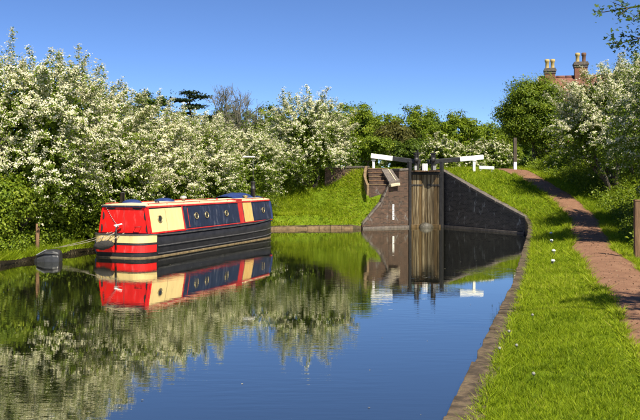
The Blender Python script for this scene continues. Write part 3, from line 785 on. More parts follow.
# folded tarpaulin at the fore end of the roof
m = MB(); random.seed(3)
rows = []
for i in range(9):
    y = 7.6 + i * .29; h = .22 * math.sin((i + .4) / 8.8 * math.pi) ** .6 + .03
    rows.append([(x, y, 1.96 - .14 * abs(x / .8) ** 2 + (h * (1 - (x + .25) ** 2 / .30) * random.uniform(.85, 1.1) if abs(x + .25) < .52 else -.02)) for x in np.linspace(-.8, .3, 12)])
m.grid(rows, True); m.build('folded_tarpaulin', M['tarp'], roof)
m = MB(); m.lathe([(.001, 1.88), (.085, 1.88), (.085, 2.35), (.10, 2.36), (.10, 2.40), (.085, 2.41), (.085, 2.66), (.11, 2.68), (.11, 2.72), (.001, 2.73)], (.22, 9.55, 0)); m.build('chimney', M['iron'], roof)
m = MB(); m.tube([(.22, 9.55, 2.7), (.22, 9.55, 3.92)], .012, 6); po = m.build('mast', M['strake'], roof)
m = MB(); m.box((.05, 9.5, 3.93), (.45, .25, .06)); m.build('mast_panel', M['white_paint'], roof, .015)
m = MB(); m.lathe([(.001, 1.85), (.075, 1.85), (.075, 2.30), (.095, 2.31), (.095, 2.34), (.001, 2.35)], (-.52, 1.1, 0)); m.build('chimney', M['iron'], roof)
# rope fender hung on the stern
f = empty('rope_fender', (0, 0, 0)); f.location = BOAT; f.rotation_euler = (0, 0, BRZ); f.scale = BSC
tag(f, 'black tarred rope fender hanging off the red and cream stern', 'fender')
m = MB(); random.seed(5)
rows = []
for i in range(9):
    t = i / 8; r = .17 * math.sin(math.pi * (.12 + .8 * t)) ** .6
    rows.append([(-.62 + .62 * t + r * .0, -.22 + r * math.cos(q) * random.uniform(.85, 1.12) + .0, .42 + .10 * t + r * math.sin(q) * random.uniform(.85, 1.12)) for q in [2 * math.pi * k / 12 for k in range(12)]])
m.grid(rows, True, True); m.poly(rows[0][::-1]); m.poly(rows[-1])
m.build('body', M['tar_rope'], f)
for a, b in (((-.55, -.26, .55), (-.42, .15, .89)), ((-.08, -.26, .60), (.18, .12, .89)), ((-.3, -.3, .58), (-.15, .10, .90))):
    m = MB(); m.tube([a, tuple((a[i] + b[i]) / 2 - (.05 if i == 1 else 0) for i in range(3)), b], .014, 6); m.build('lashing', M['rope'], f)
bf = MB(); bf.tube([(-1.12, .62, .05), (-1.13, .62, .16), (-1.13, .62, .55), (-1.12, .62, .62)], [.03, .075, .075, .02], 10); bf.tube([(-1.12, .62, .62), (-.98, .62, .86)], .012, 5)
bo = bf.build('side_fender', M['blue_plastic']); bo.location = BOAT; bo.rotation_euler = (0, 0, BRZ); bo.scale = BSC
tag(bo, 'blue plastic fender hanging at the left corner of the stern', 'fender')
BM = Matrix.Translation(BOAT) @ Matrix.Rotation(BRZ, 4, 'Z') @ Matrix.Diagonal((*BSC, 1))
def rope(a, b, sag, r, label, mat='rope'):
    a = Vector(a); b = Vector(b); pts = []
    for k in range(13):
        t = k / 12; p = a.lerp(b, t); p.z -= sag * 4 * t * (1 - t); pts.append(p)
    m = MB(); m.tube(pts, r, 6); tag(m.build('mooring_rope', M[mat]), label, 'rope', 'mooring ropes')
rope(BM @ Vector((-.25, .12, .92)), (-9.62, 29.6, .34), .05, .009, 'pale mooring rope from the red stern to the bank, upper one')
rope(BM @ Vector((-.05, -.05, .88)), (-9.75, 29.0, .34), .09, .009, 'pale mooring rope from the tiller to the bank, lower one')

# small dark tender by the left bank
dn = empty('dinghy', (-9.35, 27.6, 0)); tag(dn, 'small dark grey plastic dinghy half beached by the left bank', 'dinghy')
m = MB()
rows = []
prof = [(-.52, .12, .30, .10), (-.40, .26, .42, .30), (-.1, .36, .50, .48), (.2, .40, .48, .52), (.40, .40, .40, .46), (.44, .38, .34, .36)]
for x, w, wz, h in prof:
    rows.append([(x, -w, -.3), (x, -w, h * .45), (x, -w * .82, h * .88), (x, -w * .4, h), (x, w * .4, h), (x, w * .82, h * .88), (x, w, h * .45), (x, w, -.3)])
m.grid(rows, False); m.poly(rows[0][::-1]); m.poly(rows[-1])
o = m.build('hull', M['plastic'], dn, .03)
for k, yy in enumerate((-.22, -.06, .10)):
    m = MB(); m.bar((-.43, yy * .5, .285), (-.10, yy * .8, .49), .10, .035); m.build('deck_board', M['plastic_light'], dn, .008)
m = MB(); m.tube([(.42, -.36, .30), (.2, -.40, .36), (-.1, -.37, .36), (-.4, -.27, .24)], .025, 6); m.build('rubbing_strip', M['iron'], dn)
dn.rotation_euler = (0, 0, R(8)); dn.scale = (.9, .9, .8)
p = Vector((-10.05, 28.4, 0))
m = MB(); m.tube([(p.x, p.y, -.3), (p.x + .02, p.y, .7), (p.x + .03, p.y, 1.25)], [.075, .07, .065], 8)
tag(m.build('mooring_post', M['old_wood']), 'weathered brown mooring post above the grey dinghy', 'post')

# ------------------------------------------------------------------ mooring bollards and post by the path
def bollard(px, py, z):
    D = (CAM_H - z) * FPX / (py - 180); x = (px - 320) / FPX * D
    return x, D
bl = [((553, 265), 'nearest of the small white topped bollards in the towpath grass', 'dark'), ((553.6, 254.5), 'second nearest small white bollard in the towpath grass', 'w'), ((551.5, 243.5), 'middle one of five small white bollards in the towpath grass', 'w'), ((551, 236), 'second farthest small white bollard in the towpath grass', 'w'), ((557.5, 217.5), 'farthest small white bollard where path and wall meet', 'w')]
for (px, py), lab, kd in bl:
    z = .45
    for _ in range(6):
        x, D = bollard(px, py, z); z = float(groundR(x, D))
    b = empty('mooring_bollard', (x, D, z)); b.scale = (.6, .6, .7); tag(b, lab, 'bollard', 'mooring bollards in the grass')
    m = MB(); m.lathe([(.075, -.1), (.075, .12), (.055, .14)], n=12); m.build('stem', M['iron'], b)
    m = MB(); m.lathe([(.05, .14), (.095, .145), (.10, .185), (.06, .225), (.001, .235)], n=14); m.build('cap', M['white_paint'], b)
x, D = 9.35, 23.6; z = float(groundR(x, D))
m = MB(); m.box((x, D, z + .75), (.16, .14, 1.9)); m.box((x, D, z + 1.72), (.18, .16, .05))
tag(m.build('fence_post', M['old_wood'], bevel=.012), 'square wooden post in the hedge at the right edge', 'post')
# dark sign post at the top of the path
q = P(515, 165, 53.0); z = float(groundR(q.x + .9, 53)); sp = empty('sign_post', (q.x, 53, z)); tag(sp, 'dark post with white foot by the top of the path', 'post')
m = MB(); m.box((0, 0, 1.3), (.2, .16, 1.7)); m.build('upper_post', M['bark'], sp)
m = MB(); m.box((0, 0, .2), (.19, .19, .7)); m.build('white_foot', M['white_paint'], sp)

# ------------------------------------------------------------------ house with two chimneys behind the trees
hd = math.atan2(-0.2, 0.97); H0 = Vector((18.9, 66.5, 0)); u = Vector((math.cos(hd), math.sin(hd), 0)); v = Vector((u.y, -u.x, 0))
hs_ = empty('house', (21, 68, 3.4)); tag(hs_, 'red brick house with tiled roof and two chimneys behind the trees', 'house')
a0, a1, hwid, eave, ridge = -0.5, 9.0, 3.4, 8.2, 11.35
c = lambda a, b, z: H0 + u * a + v * b + Vector((0, 0, z))
m = MB()
for (s0, s1) in (((a0, -hwid), (a0, hwid)), ((a0, hwid), (a1, hwid)), ((a1, hwid), (a1, -hwid)), ((a1, -hwid), (a0, -hwid))):
    L = math.hypot(s1[0] - s0[0], s1[1] - s0[1])
    m.poly([c(*s0, 3), c(*s1, 3), c(*s1, eave), c(*s0, eave)], [(0, 0), (L, 0), (L, 5), (0, 5)])
for a in (a0, a1):
    m.poly([c(a, -hwid, eave), c(a, hwid, eave), c(a, 0, ridge - .1)], [(0, 0), (2 * hwid, 0), (hwid, 3.3)])
kid(m, 'wall', M['brick_house'], hs_)
rf = None
for s in (-1, 1):
    m = MB()
    t = [c(a0 - .25, 0, ridge), c(a1 + .25, 0, ridge), c(a1 + .25, s * (hwid + .35), eave - .35), c(a0 - .25, s * (hwid + .35), eave - .35)]
    b_ = [p - Vector((0, 0, .15)) for p in t]; m.poly(t); m.poly(b_)
    for k in range(4): m.poly([t[k], b_[k], b_[(k + 1) % 4], t[(k + 1) % 4]])
    rf = kid(m, 'roof_slope', M['roof_tile'], hs_)
    for a in (a0 - .27, a1 + .27):
        m = MB(); m.bar(c(a, 0, ridge - .08), c(a, s * (hwid + .35), eave - .43), .05, .24); kid(m, 'bargeboard', M['white_paint'], hs_)
for k in range(14):
    m = MB(); a = a0 - .2 + k * (a1 - a0 + .4) / 14; b = a + (a1 - a0 + .4) / 14 - .03
    m.tube([c(a, 0, ridge - .02), c(b, 0, ridge - .02)], .13, 8); kid(m, 'ridge_tile', M['roof_tile'], hs_)
for bpos, az in ((-1.8, 4.6), (1.8, 4.6), (-1.8, 6.6), (1.8, 6.6)):
    m = MB(); p = c(bpos + 4.2, hwid + .01, az); m.box(p, (1.0, .06, 1.2), math.atan2(u.y, u.x)); w = kid(m, 'window', M['white_paint'], hs_)
    for q in (-.22, .22):
        m = MB(); p = c(bpos + 4.2 + q, hwid + .04, az); m.box(p, (.38, .03, 1.05), math.atan2(u.y, u.x)); kid(m, 'pane', M['glass'], w)
def chimney(a, w, d, top, pots, mats):
    ro = math.atan2(u.y, u.x)
    m = MB(); m.box(c(a, 0, (top - .45 + 9.6) / 2), (w, d, top - .45 - 9.6), ro); st = kid(m, 'chimney_stack', M['brick_house'], hs_)
    m = MB(); m.box(c(a, 0, top - .34), (w + .10, d + .10, .2), ro); m.box(c(a, 0, top - .18), (w + .2, d + .2, .16), ro); m.box(c(a, 0, top - .05), (w + .08, d + .08, .12), ro)
    kid(m, 'chimney_head', M['dark_stone'], st)
    for q, mt in zip(pots, mats):
        m = MB(); p = c(a + q, 0, top); m.lathe([(.17, 0), (.15, .12), (.15, .50), (.20, .56), (.20, .74), (.15, .78), (.10, .78)], p, 12); kid(m, 'chimney_pot', M[mt], st)
chimney(2.65, 1.0, .8, 12.50, (-.25, .25), ('pot_yellow', 'pot_dark'))
chimney(0.2, .80, .7, 12.05, (-.22, .22), ('pot_yellow', 'pot_yellow'))

# ------------------------------------------------------------------ vegetation
def limb(m, a, b, r0, r1, rng, n=5, wob=0.12, sides=7):
    a = Vector(a); b = Vector(b); L = (b - a).length; pts = []; rr = []
    for k in range(n + 1):
        t = k / n; p = a.lerp(b, t)
        if 0 < k < n: p += Vector(rng.normal(size=3) * wob * L * .3)
        p.z += 0.0
        pts.append(p); rr.append(r0 + (r1 - r0) * t)
    m.tube(pts, rr, sides, cap=False)
    return pts

def hawthorn(label, base, lobes, seed, dens=16.0, blossom=1.2, leafsize=1.0, group=None, name='hawthorn', back=0.55, cat='tree', trunk_to=None, longs=6, low_green=0.35, sc=1.0):
    """lobes: (dx, dy, dz, rx, ry, rz) relative to base; blossom sprays on the outside, leaves within"""
    rng = np.random.default_rng(seed)
    t = empty(name, base); tag(t, label, cat, group)
    B = np.array(base, float); C = []; NR = []; T = []; BLO = []
    leafC = []; leafN = []; bloC = []; bloN = []; inC = []; inN = []
    zmin = min(l[2] - l[5] for l in lobes); zmax = max(l[2] + l[5] for l in lobes)
    for (dx, dy, dz, rx, ry, rz) in lobes:
        c = np.array((dx, dy, dz)); r = np.array((rx, ry, rz))
        area = 4 * math.pi * ((rx * ry) ** 1.6 / 3 + (rx * rz) ** 1.6 / 3 + (ry * rz) ** 1.6 / 3) ** (1 / 1.6)
        ns = int(area * dens)
        d = unit(rng.normal(size=(ns, 3)))
        # boughs: every spray belongs to the nearest bough; the crown bulges round each one
        nbg = max(8, int(area * .8 / sc ** 2)); bd = unit(rng.normal(size=(nbg, 3))); dots = d @ bd.T
        bi = dots.argmax(1); delta = np.arccos(np.clip(dots.max(1), -1, 1)) * (rx + ry + rz) / 3 / sc
        blift = rng.uniform(-.06, .12, nbg)[bi]; btone = rng.choice([.25, .9, 1.25], nbg, p=[.12, .30, .58])[bi]
        up_ = (d - bd[bi])[:, 2] * (rx + ry + rz) / 3 / sc
        rad = 1.0 + blift - .30 * np.clip(delta, 0, 1.1) ** 1.5 * 2.2 / (rx + ry + rz) * 3 * .55 - .06 * (up_ < -.15)
        o = c + d * r * (rad * rng.uniform(.86, 1.02, ns))[:, None]
        keep = np.ones(ns, bool)
        for L2 in lobes:
            if L2[:3] == (dx, dy, dz): continue
            q = (o - np.array(L2[:3])) / np.array(L2[3:])
            keep &= (q ** 2).sum(1) > .62
        keep &= ~((d[:, 1] > .35) & (rng.random(ns) > back))
        keep &= o[:, 2] > .02
        keep &= ~((delta > .62) & (rng.random(ns) < .55)); keep &= ~((up_ < -.25) & (rng.random(ns) < .45))
        o = o[keep]; d = d[keep]; ns = len(o); btone = btone[keep]; up_ = up_[keep]; bdk = bd[bi[keep]]
        out = unit(d / r)
        dirs = unit(out * .5 + bdk * .5 + np.array((0, 0, .22)) + rng.normal(size=(ns, 3)) * .45)
        ln = rng.uniform(.45, 1.25, ns) * sc
        nl = max(1, int(longs * area / 40))
        if nl and ns > nl:
            idx = rng.choice(np.where(out[:, 2] > .25)[0], min(nl, int((out[:, 2] > .25).sum())), replace=False) if (out[:, 2] > .25).any() else np.array([], int)
            ln[idx] = rng.uniform(1.2, 1.9, len(idx)) * sc; dirs[idx] = unit(dirs[idx] + np.array((0, 0, .55)))
            btone[idx] = 1.3; up_[idx] = .6
            rp = np.concatenate([np.arange(ns), np.repeat(idx, 4)]); o = o[rp] + np.where(np.arange(len(rp)) >= ns, .05, 0)[:, None] * rng.normal(size=(len(rp), 3))
            d = d[rp]; out = out[rp]; dirs = dirs[rp]; ln = ln[rp]; btone = btone[rp]; up_ = up_[rp]; ns = len(rp)
        def along(tt):
            p = o[:, None] + dirs[:, None] * (tt * ln[:, None])[..., None]
            p[..., 2] -= .28 * (tt ** 2) * ln[:, None] * (1 - np.clip(dirs[:, None, 2], 0, 1))
            return p
        K = 24
        tt = rng.random((ns, K)) ** .8
        pos = along(tt) + rng.normal(size=(ns, K, 3)) * (.11 * (1.15 - .75 * tt))[..., None] * np.array((1, 1, .75))
        nrm = unit(out[:, None] * .8 + np.array((0, 0, .6)) + rng.normal(size=pos.shape) * .7)
        leafC.append(pos.reshape(-1, 3)); leafN.append(nrm.reshape(-1, 3))
        # blossom clusters strung along the spray; some sprays and patches stay green
        patch = .5 + .5 * np.sin(o[:, 0] * 1.7 + seed) * np.sin(o[:, 1] * 1.3 + 2 * seed) * np.sin(o[:, 2] * 1.9 + .5 * seed)
        hz = (o[:, 2] - zmin) / (zmax - zmin)
        pb = blossom * (.55 + .55 * patch) * np.clip(.45 + .55 * out[:, 2] + .5 * hz, .12, 1.25) * (1 - low_green * (hz < .28))
        pb = pb * btone * rng.choice([.2, .9, 1.25], ns, p=[.12, .35, .53]) * np.clip(.85 + 1.0 * up_, .3, 1.3)
        KN, KB = 12, 8
        tn = np.clip((np.arange(KN) + rng.random((ns, KN))) / KN, .08, 1)
        node = along(tn) + rng.normal(size=(ns, KN, 3)) * .06 * np.array((1, 1, .5)); node[..., 2] += .05
        nb = rng.random((ns, KN)) < np.clip(pb, 0, .95)[:, None]
        bp = node[:, :, None] + rng.normal(size=(ns, KN, KB, 3)) * .05 * np.array((1, 1, .6))
        bnn = unit(out[:, None, None] * .9 + np.array((0, 0, .6)) + rng.normal(size=bp.shape) * .45)
        bloC.append(bp[nb].reshape(-1, 3)); bloN.append(bnn[nb].reshape(-1, 3))
        vol = rx * ry * rz
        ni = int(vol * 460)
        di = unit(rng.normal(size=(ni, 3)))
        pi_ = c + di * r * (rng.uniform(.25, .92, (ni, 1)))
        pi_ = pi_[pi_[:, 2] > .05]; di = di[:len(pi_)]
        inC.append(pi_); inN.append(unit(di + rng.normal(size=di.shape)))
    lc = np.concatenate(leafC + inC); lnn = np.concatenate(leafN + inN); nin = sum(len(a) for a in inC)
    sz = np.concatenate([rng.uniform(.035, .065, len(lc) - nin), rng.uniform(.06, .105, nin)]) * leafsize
    np_mesh('foliage', leaf_quads(rng, lc, lnn, sz, sz * .62), 4, np.concatenate([rng.beta(2, 2, len(lc) - nin), rng.beta(2, 4, nin)]), M['haw_leaf'], t)  # inner leaves toned darker: shade inside the crown put into their colour
    bc = np.concatenate(bloC); bn = np.concatenate(bloN)
    if len(bc):
        sz = rng.uniform(.020, .038, len(bc)) * leafsize
        np_mesh('blossom', leaf_quads(rng, bc, bn, sz, sz * .85), 4, rng.beta(2.4, 1.6, len(bc)), M['blossom'], t)
    m = MB()
    z0 = -.3
    for k, (dx, dy, dz, rx, ry, rz) in enumerate(lobes):
        fx, fy = (trunk_to[k] if trunk_to else (dx * .35 + rng.normal() * .15, dy * .35 + rng.normal() * .15))
        kn = limb(m, (fx, fy, z0), (dx, dy, dz), .15, .07, rng, 5, .25)
        for j in range(5):
            e = unit(rng.normal(size=3)) * np.array((rx, ry, rz)) * .85 + np.array((dx, dy, dz))
            if e[2] > .4: limb(m, kn[3] if j % 2 else kn[4], e, .05, .012, rng, 4, .2, 5)
    m.build('trunk', M['bark'], t)
    return t

def broadleaf(label, base, lobes, seed, leaf=.1, nclump=60, per=60, rc=.45, mat='green_leaf', name='broadleaf_tree', group=None, trunk_r=.22, cat='tree', flat=.7, shell=.55, trunk_mat='bark', twigs=0):
    rng = np.random.default_rng(seed)
    t = empty(name, base); tag(t, label, cat, group)
    CC = []; NN = []; SS = []; RR = []
    m = MB()
    top = np.mean([l[:3] for l in lobes], 0)
    fork = Vector((top[0] * .3, top[1] * .3, max(.6, min(l[2] - l[5] * .5 for l in lobes))))
    limb(m, (0, 0, -.4), fork, trunk_r, trunk_r * .75, rng, 5, .08, 9)
    for (dx, dy, dz, rx, ry, rz) in lobes:
        c = np.array((dx, dy, dz)); r = np.array((rx, ry, rz))
        nc = max(6, int(nclump * (rx * ry * rz) ** (2 / 3)))
        d = unit(rng.normal(size=(nc, 3)))
        cen = c + d * r * (rng.uniform(shell, 1.0, (nc, 1)) + np.where(rng.random((nc, 1)) < .18, .16, 0))
        kn = limb(m, fork, c, trunk_r * .5, trunk_r * .2, rng, 5, .2, 6)
        for j in range(min(nc, 7 + twigs)):
            limb(m, kn[3 + j % 3], cen[j], trunk_r * .16, trunk_r * .04, rng, 4, .2, 5)
        tone = rng.normal(0, .16, nc)
        k = per
        rcl = rc * rng.uniform(.6, 1.35, nc)
        off = rng.normal(size=(nc, k, 3)) * .5
        pos = cen[:, None] + off * rcl[:, None, None] * np.array((1, 1, flat))
        nrm = unit(d[:, None] * .7 + off * .5 + np.array((0, 0, .55)) + rng.normal(size=pos.shape) * .55)
        CC.append(pos.reshape(-1, 3)); NN.append(nrm.reshape(-1, 3))
        RR.append((rng.beta(2.2, 2.2, (nc, k)) + tone[:, None]).ravel()); SS.append(rng.uniform(.65, 1.25, nc * k) * leaf)
    C = np.concatenate(CC); N = np.concatenate(NN); S = np.concatenate(SS); RN = np.concatenate(RR)
    ok = C[:, 2] > .05; C, N, S, RN = C[ok], N[ok], S[ok], RN[ok]
    np_mesh('crown', leaf_quads(rng, C, N, S, S * .65), 4, RN, M[mat], t)
    m.build('trunk', M[trunk_mat], t)
    return t

gl = lambda x, y: float(groundL(x, y))
gr = lambda x, y: float(groundR(x, y))
# --- hawthorns along the left bank
HW = 'blossoming hawthorns on the left bank'
def haw(x, y, *a, **k):
    lab = a[0]
    return hawthorn(lab, (x, y, gl(x, y)), *a[1:], **k)
haw(-11.6, 30.2, 'tall white blossoming hawthorn towering over the left edge, behind the dinghy', [(-1.6, 0, 3.9, 2.6, 2.2, 2.3), (1.0, .4, 4.2, 2.3, 2.0, 2.0), (-.3, 0, 4.9, 2.0, 1.8, 1.3), (.9, -.2, 2.6, 1.9, 1.7, 1.8), (-2.2, -.6, 2.3, 2.2, 1.8, 1.9)], 11, group=HW, longs=12)
haw(-9.9, 34.4, 'white blossoming hawthorn with upright sprays behind the red stern', [(0, 0, 3.6, 2.2, 2.0, 2.1), (-.6, .3, 4.8, 1.6, 1.5, 1.3), (.7, .2, 2.1, 1.8, 1.6, 1.6)], 12, group=HW, longs=14)
haw(-8.3, 38.0, 'white blossoming hawthorn behind the cream cabin panel of the boat', [(0, 0, 3.1, 2.1, 2.0, 2.0), (.3, .5, 3.9, 1.6, 1.6, 1.2), (.8, -.3, 1.9, 1.6, 1.5, 1.5)], 13, group=HW, blossom=1.0)
haw(-6.6, 41.2, 'white blossoming hawthorn behind the navy middle of the boat', [(0, 0, 3.0, 2.0, 2.0, 1.9), (-.2, .6, 3.7, 1.7, 1.6, 1.1), (1.0, 0, 1.8, 1.5, 1.4, 1.4)], 14, group=HW, blossom=.8)
haw(-4.6, 45.0, 'greener half blossomed hawthorn between the boat mast and round hawthorn', [(0, 0, 2.4, 2.0, 1.8, 1.9), (.9, .4, 3.2, 1.5, 1.5, 1.5), (-1.2, .5, 3.2, 1.6, 1.6, 1.6)], 15, group=HW, blossom=.5)
haw(-.8, 49.6, 'big round white hawthorn standing alone on the grass mound', [(0, 0, 2.6, 2.35, 2.1, 1.9), (.1, 0, 3.7, 1.9, 1.8, 1.4), (-.9, -.2, 1.7, 1.5, 1.4, 1.4), (1.0, -.2, 1.8, 1.4, 1.3, 1.4)], 16, group=HW, longs=7, blossom=.75)
# --- hawthorns along the towpath (right)
HR = 'blossoming hawthorns along the towpath'
hawthorn('nearest white hawthorn leaning over the path at the right edge', (13.1, 27.0, gr(13.1, 27.0)), [(0, 0, 4.2, 2.5, 2.2, 2.0), (-.9, .6, 3.6, 1.5, 1.6, 1.2), (.8, -.6, 2.6, 1.6, 1.6, 1.7), (-.3, .9, 1.7, 1.3, 1.3, 1.5)], 21, group=HR, blossom=.46, trunk_to=[(-.2, .1), (-1.2, .5), (.3, -.4), (0, .6)])
hawthorn('white hawthorn with dark trunks beside the bend of the path', (14.9, 33.0, gr(14.9, 33)), [(0, 0, 4.4, 2.4, 2.2, 2.0), (-.6, .3, 5.4, 1.5, 1.5, 1.2), (-1.2, -.4, 3.5, 1.5, 1.5, 1.3), (.9, 0, 2.5, 1.5, 1.5, 1.6), (-.4, .5, 1.7, 1.3, 1.3, 1.5)], 22, group=HR, blossom=.52, trunk_to=[(-.4, 0), (-1.0, .4), (-1.3, -.5), (.4, .2), (-.2, .3)])
hawthorn('pale blossoming hawthorn below the house chimneys', (15.9, 43.0, gr(15.9, 43.0)), [(-1.2, .4, 4.3, 1.3, 1.3, 1.1), (0, 0, 3.6, 2.5, 2.2, 2.0), (-.4, .3, 5.0, 1.9, 1.7, 1.1), (-1.6, -.3, 2.9, 1.5, 1.5, 1.4), (1.3, 0, 5.0, 1.6, 1.5, 1.2)], 23, group=HR, blossom=.9)
# --- green trees at the top of the path
broadleaf('bushy green tree with ivy trunk at the top of the path', (14.9, 55.5, gr(14.9, 55.5)), [(0, 0, 3.8, 2.0, 1.9, 1.8), (.5, .2, 4.7, 1.4, 1.4, 1.2), (-.7, 0, 5.0, .9, .9, .9), (-1.7, .2, 3.6, .8, .8, .7), (1.7, 0, 3.4, .9, .9, .9), (-.9, 0, 2.8, 1.3, 1.2, 1.3), (.9, -.3, 2.2, 1.4, 1.3, 1.6)], 31, leaf=.068, nclump=36, per=150, rc=.62, mat='weed_leaf')
broadleaf('leafy green shrub between the bushy tree and hawthorn', (17.4, 49.5, gr(17.4, 49.5)), [(0, 0, 2.4, 1.9, 1.7, 1.9), (-.9, 0, 1.4, 1.2, 1.2, 1.2), (.8, .3, 3.6, 1.4, 1.3, 1.2)], 32, leaf=.06, nclump=60, per=90, rc=.45, name='shrub', cat='shrub', trunk_r=.1)
# --- undergrowth on the left bank
broadleaf('leafy green bush on the left bank beside the dinghy', (-11.6, 27.2, gl(-11.6, 27.2)), [(0, 0, 1.0, 1.2, 1.0, 1.0), (-1.0, -.5, 1.3, 1.2, 1.0, 1.2), (.4, .6, 1.7, 1.2, 1.0, .9)], 33, leaf=.055, nclump=80, per=95, rc=.35, mat='weed_leaf', name='shrub', cat='shrub', trunk_r=.05)
broadleaf('dark green bush in the shade behind the mooring post', (-10.8, 31.0, gl(-10.8, 31.0)), [(0, 0, 1.1, 1.4, 1.0, 1.1), (1.3, .8, 1.0, 1.2, 1.0, 1.0)], 34, leaf=.055, nclump=80, per=100, rc=.35, mat='green_leaf', name='shrub', cat='shrub', trunk_r=.05)

# --- background trees
BG = 'trees beyond the lock'
def bgtree(label, px, ptop, pw, D, seed, mat='green_leaf', z0=3.5, pbot=160, **k):
    x = (px - 320) / FPX * D; zt = CAM_H + (180 - ptop) / FPX * D - z0; w = pw / FPX * D / 2
    rng = np.random.default_rng(seed + 500)
    h = zt * .72
    lobes = [(w * rng.uniform(-.15, .15), 0, zt - h * .42, w * .62, w * .6, h * .42)]
    for j in range(8):
        a = 2 * math.pi * j / 8 + rng.uniform(-.4, .4); rr = w * rng.uniform(.24, .50); hh = h * rng.uniform(.16, .32)
        lobes.append((math.cos(a) * (w * 1.02 - rr), math.sin(a) * w * .5, min(zt * rng.uniform(.36, .86), zt - hh * .8), rr, rr, hh))
    kk = dict(leaf=D * .00135, nclump=145 / sum((l[3] * l[4] * l[5]) ** (2 / 3) for l in lobes), per=105, rc=w * .19, trunk_r=.028 * zt, mat=mat, shell=.6)
    kk.update(k)
    return broadleaf(label, (x, D, z0), lobes, seed, group=BG, **kk)
bgtree('dark round tree behind the hawthorns, left of the cedar', 143, 91, 46, 92, 41, 'dark_leaf')
bgtree('bright green tree rising right behind the round hawthorn', 347, 98, 66, 75, 42, 'weed_leaf')
bgtree('green tree just right of the bright one behind the left beam', 372, 113, 46, 98, 43, 'green_leaf')
bgtree('olive brown tree behind the left balance beam', 392, 122, 62, 82, 44, 'olive_leaf')
bgtree('tall green tree with twin top behind the lock', 402, 105, 66, 125, 45, 'green_leaf')
bgtree('dark green tree right of the twin topped one', 426, 113, 46, 135, 46, 'dark_leaf')
bgtree('rounded green tree above the right balance beam', 458, 115, 52, 130, 47, 'green_leaf')
bgtree('low green tree left of the path top', 488, 124, 58, 140, 48, 'weed_leaf')
bgtree('distant dark green tree behind the sign post', 512, 124, 50, 150, 49, 'dark_leaf')
bgtree('low bright green tree behind the gate paddle gear', 436, 126, 46, 105, 50, 'weed_leaf')
bgtree('green tree far behind the left hawthorn hedge', 262, 104, 58, 95, 51, 'weed_leaf')
bgtree('dark green tree behind the bare trees', 226, 106, 60, 105, 52, 'dark_leaf')
bgtree('dark green tree filling in behind the round hawthorn', 312, 108, 66, 100, 53, 'dark_leaf')
bgtree('dark tree far left behind the tallest hawthorn', 95, 108, 60, 90, 54, 'dark_leaf')
bgtree('deep green shrub below the olive brown tree', 415, 140, 44, 78, 55, 'dark_leaf')
bgtree('low bright green bush under the left balance beam', 368, 138, 50, 70, 56, 'weed_leaf')
bgtree('green bush behind the right balance beam', 500, 140, 40, 85, 57, 'green_leaf')
# far wood that closes the view behind the single trees
def far_wood():
    rng = np.random.default_rng(77); n = 30000
    px = rng.uniform(-120, 700, n); D = rng.uniform(190, 240, n); x = (px - 320) / FPX * D
    top = 9.5 + 2.2 * np.sin(x * .11) + 1.4 * np.sin(x * .31 + 1) + 1.0 * np.sin(x * .83 + 2)
    z = 3.5 + top * rng.random(n) ** .6
    C = np.stack([x, D, z], 1)
    N = unit(np.array((0, -.4, .7)) + rng.normal(size=C.shape) * .6)
    s = rng.uniform(.45, .85, n)
    o = np_mesh('far_wood', leaf_quads(rng, C, N, s, s * .7), 4, rng.beta(2, 2.4, n), M['dark_leaf'])
    tag(o, 'distant dark wood closing the view behind the trees', 'wood', kind='stuff')
far_wood()
# cedar: flat dark plates on a trunk
def cedar():
    rng = np.random.default_rng(61); D = 95; x = (190 - 320) / FPX * D; z0 = 3.5
    t = empty('cedar_tree', (x, D, z0)); tag(t, 'dark flat topped cedar behind the hawthorn hedge', 'tree', BG)
    zt = CAM_H + (180 - 92) / FPX * D - z0; m = MB(); limb(m, (0, 0, -.3), (0, 0, zt - .3), .35, .08, rng, 8, .04, 8)
    C = []
    for k in range(15):
        f = k / 14; z = zt * (.30 + .69 * f); L = (1 - f) ** .5 * 3.9 + .5; a = k * 2.4 + rng.uniform(-.3, .3)
        e = np.array((math.cos(a) * L, math.sin(a) * L, z + .15)); limb(m, (0, 0, z - .5), e, .09, .02, rng, 4, .1, 5)
        n = 420; u_ = rng.random(n) ** .6; c = np.stack([e[0] * u_, e[1] * u_, np.full(n, z)], 1) + rng.normal(size=(n, 3)) * np.array((.55, .55, .10)) * (.5 + .8 * u_[:, None]); C.append(c)
    C = np.concatenate(C); N = unit(np.array((0, 0, 1)) + rng.normal(size=C.shape) * .5); s = rng.uniform(.10, .22, len(C))
    np_mesh('crown', leaf_quads(rng, C, N, s, s * .6), 4, rng.beta(2, 2, len(C)), M['cedar_leaf'], t); m.build('trunk', M['bark'], t)
cedar()
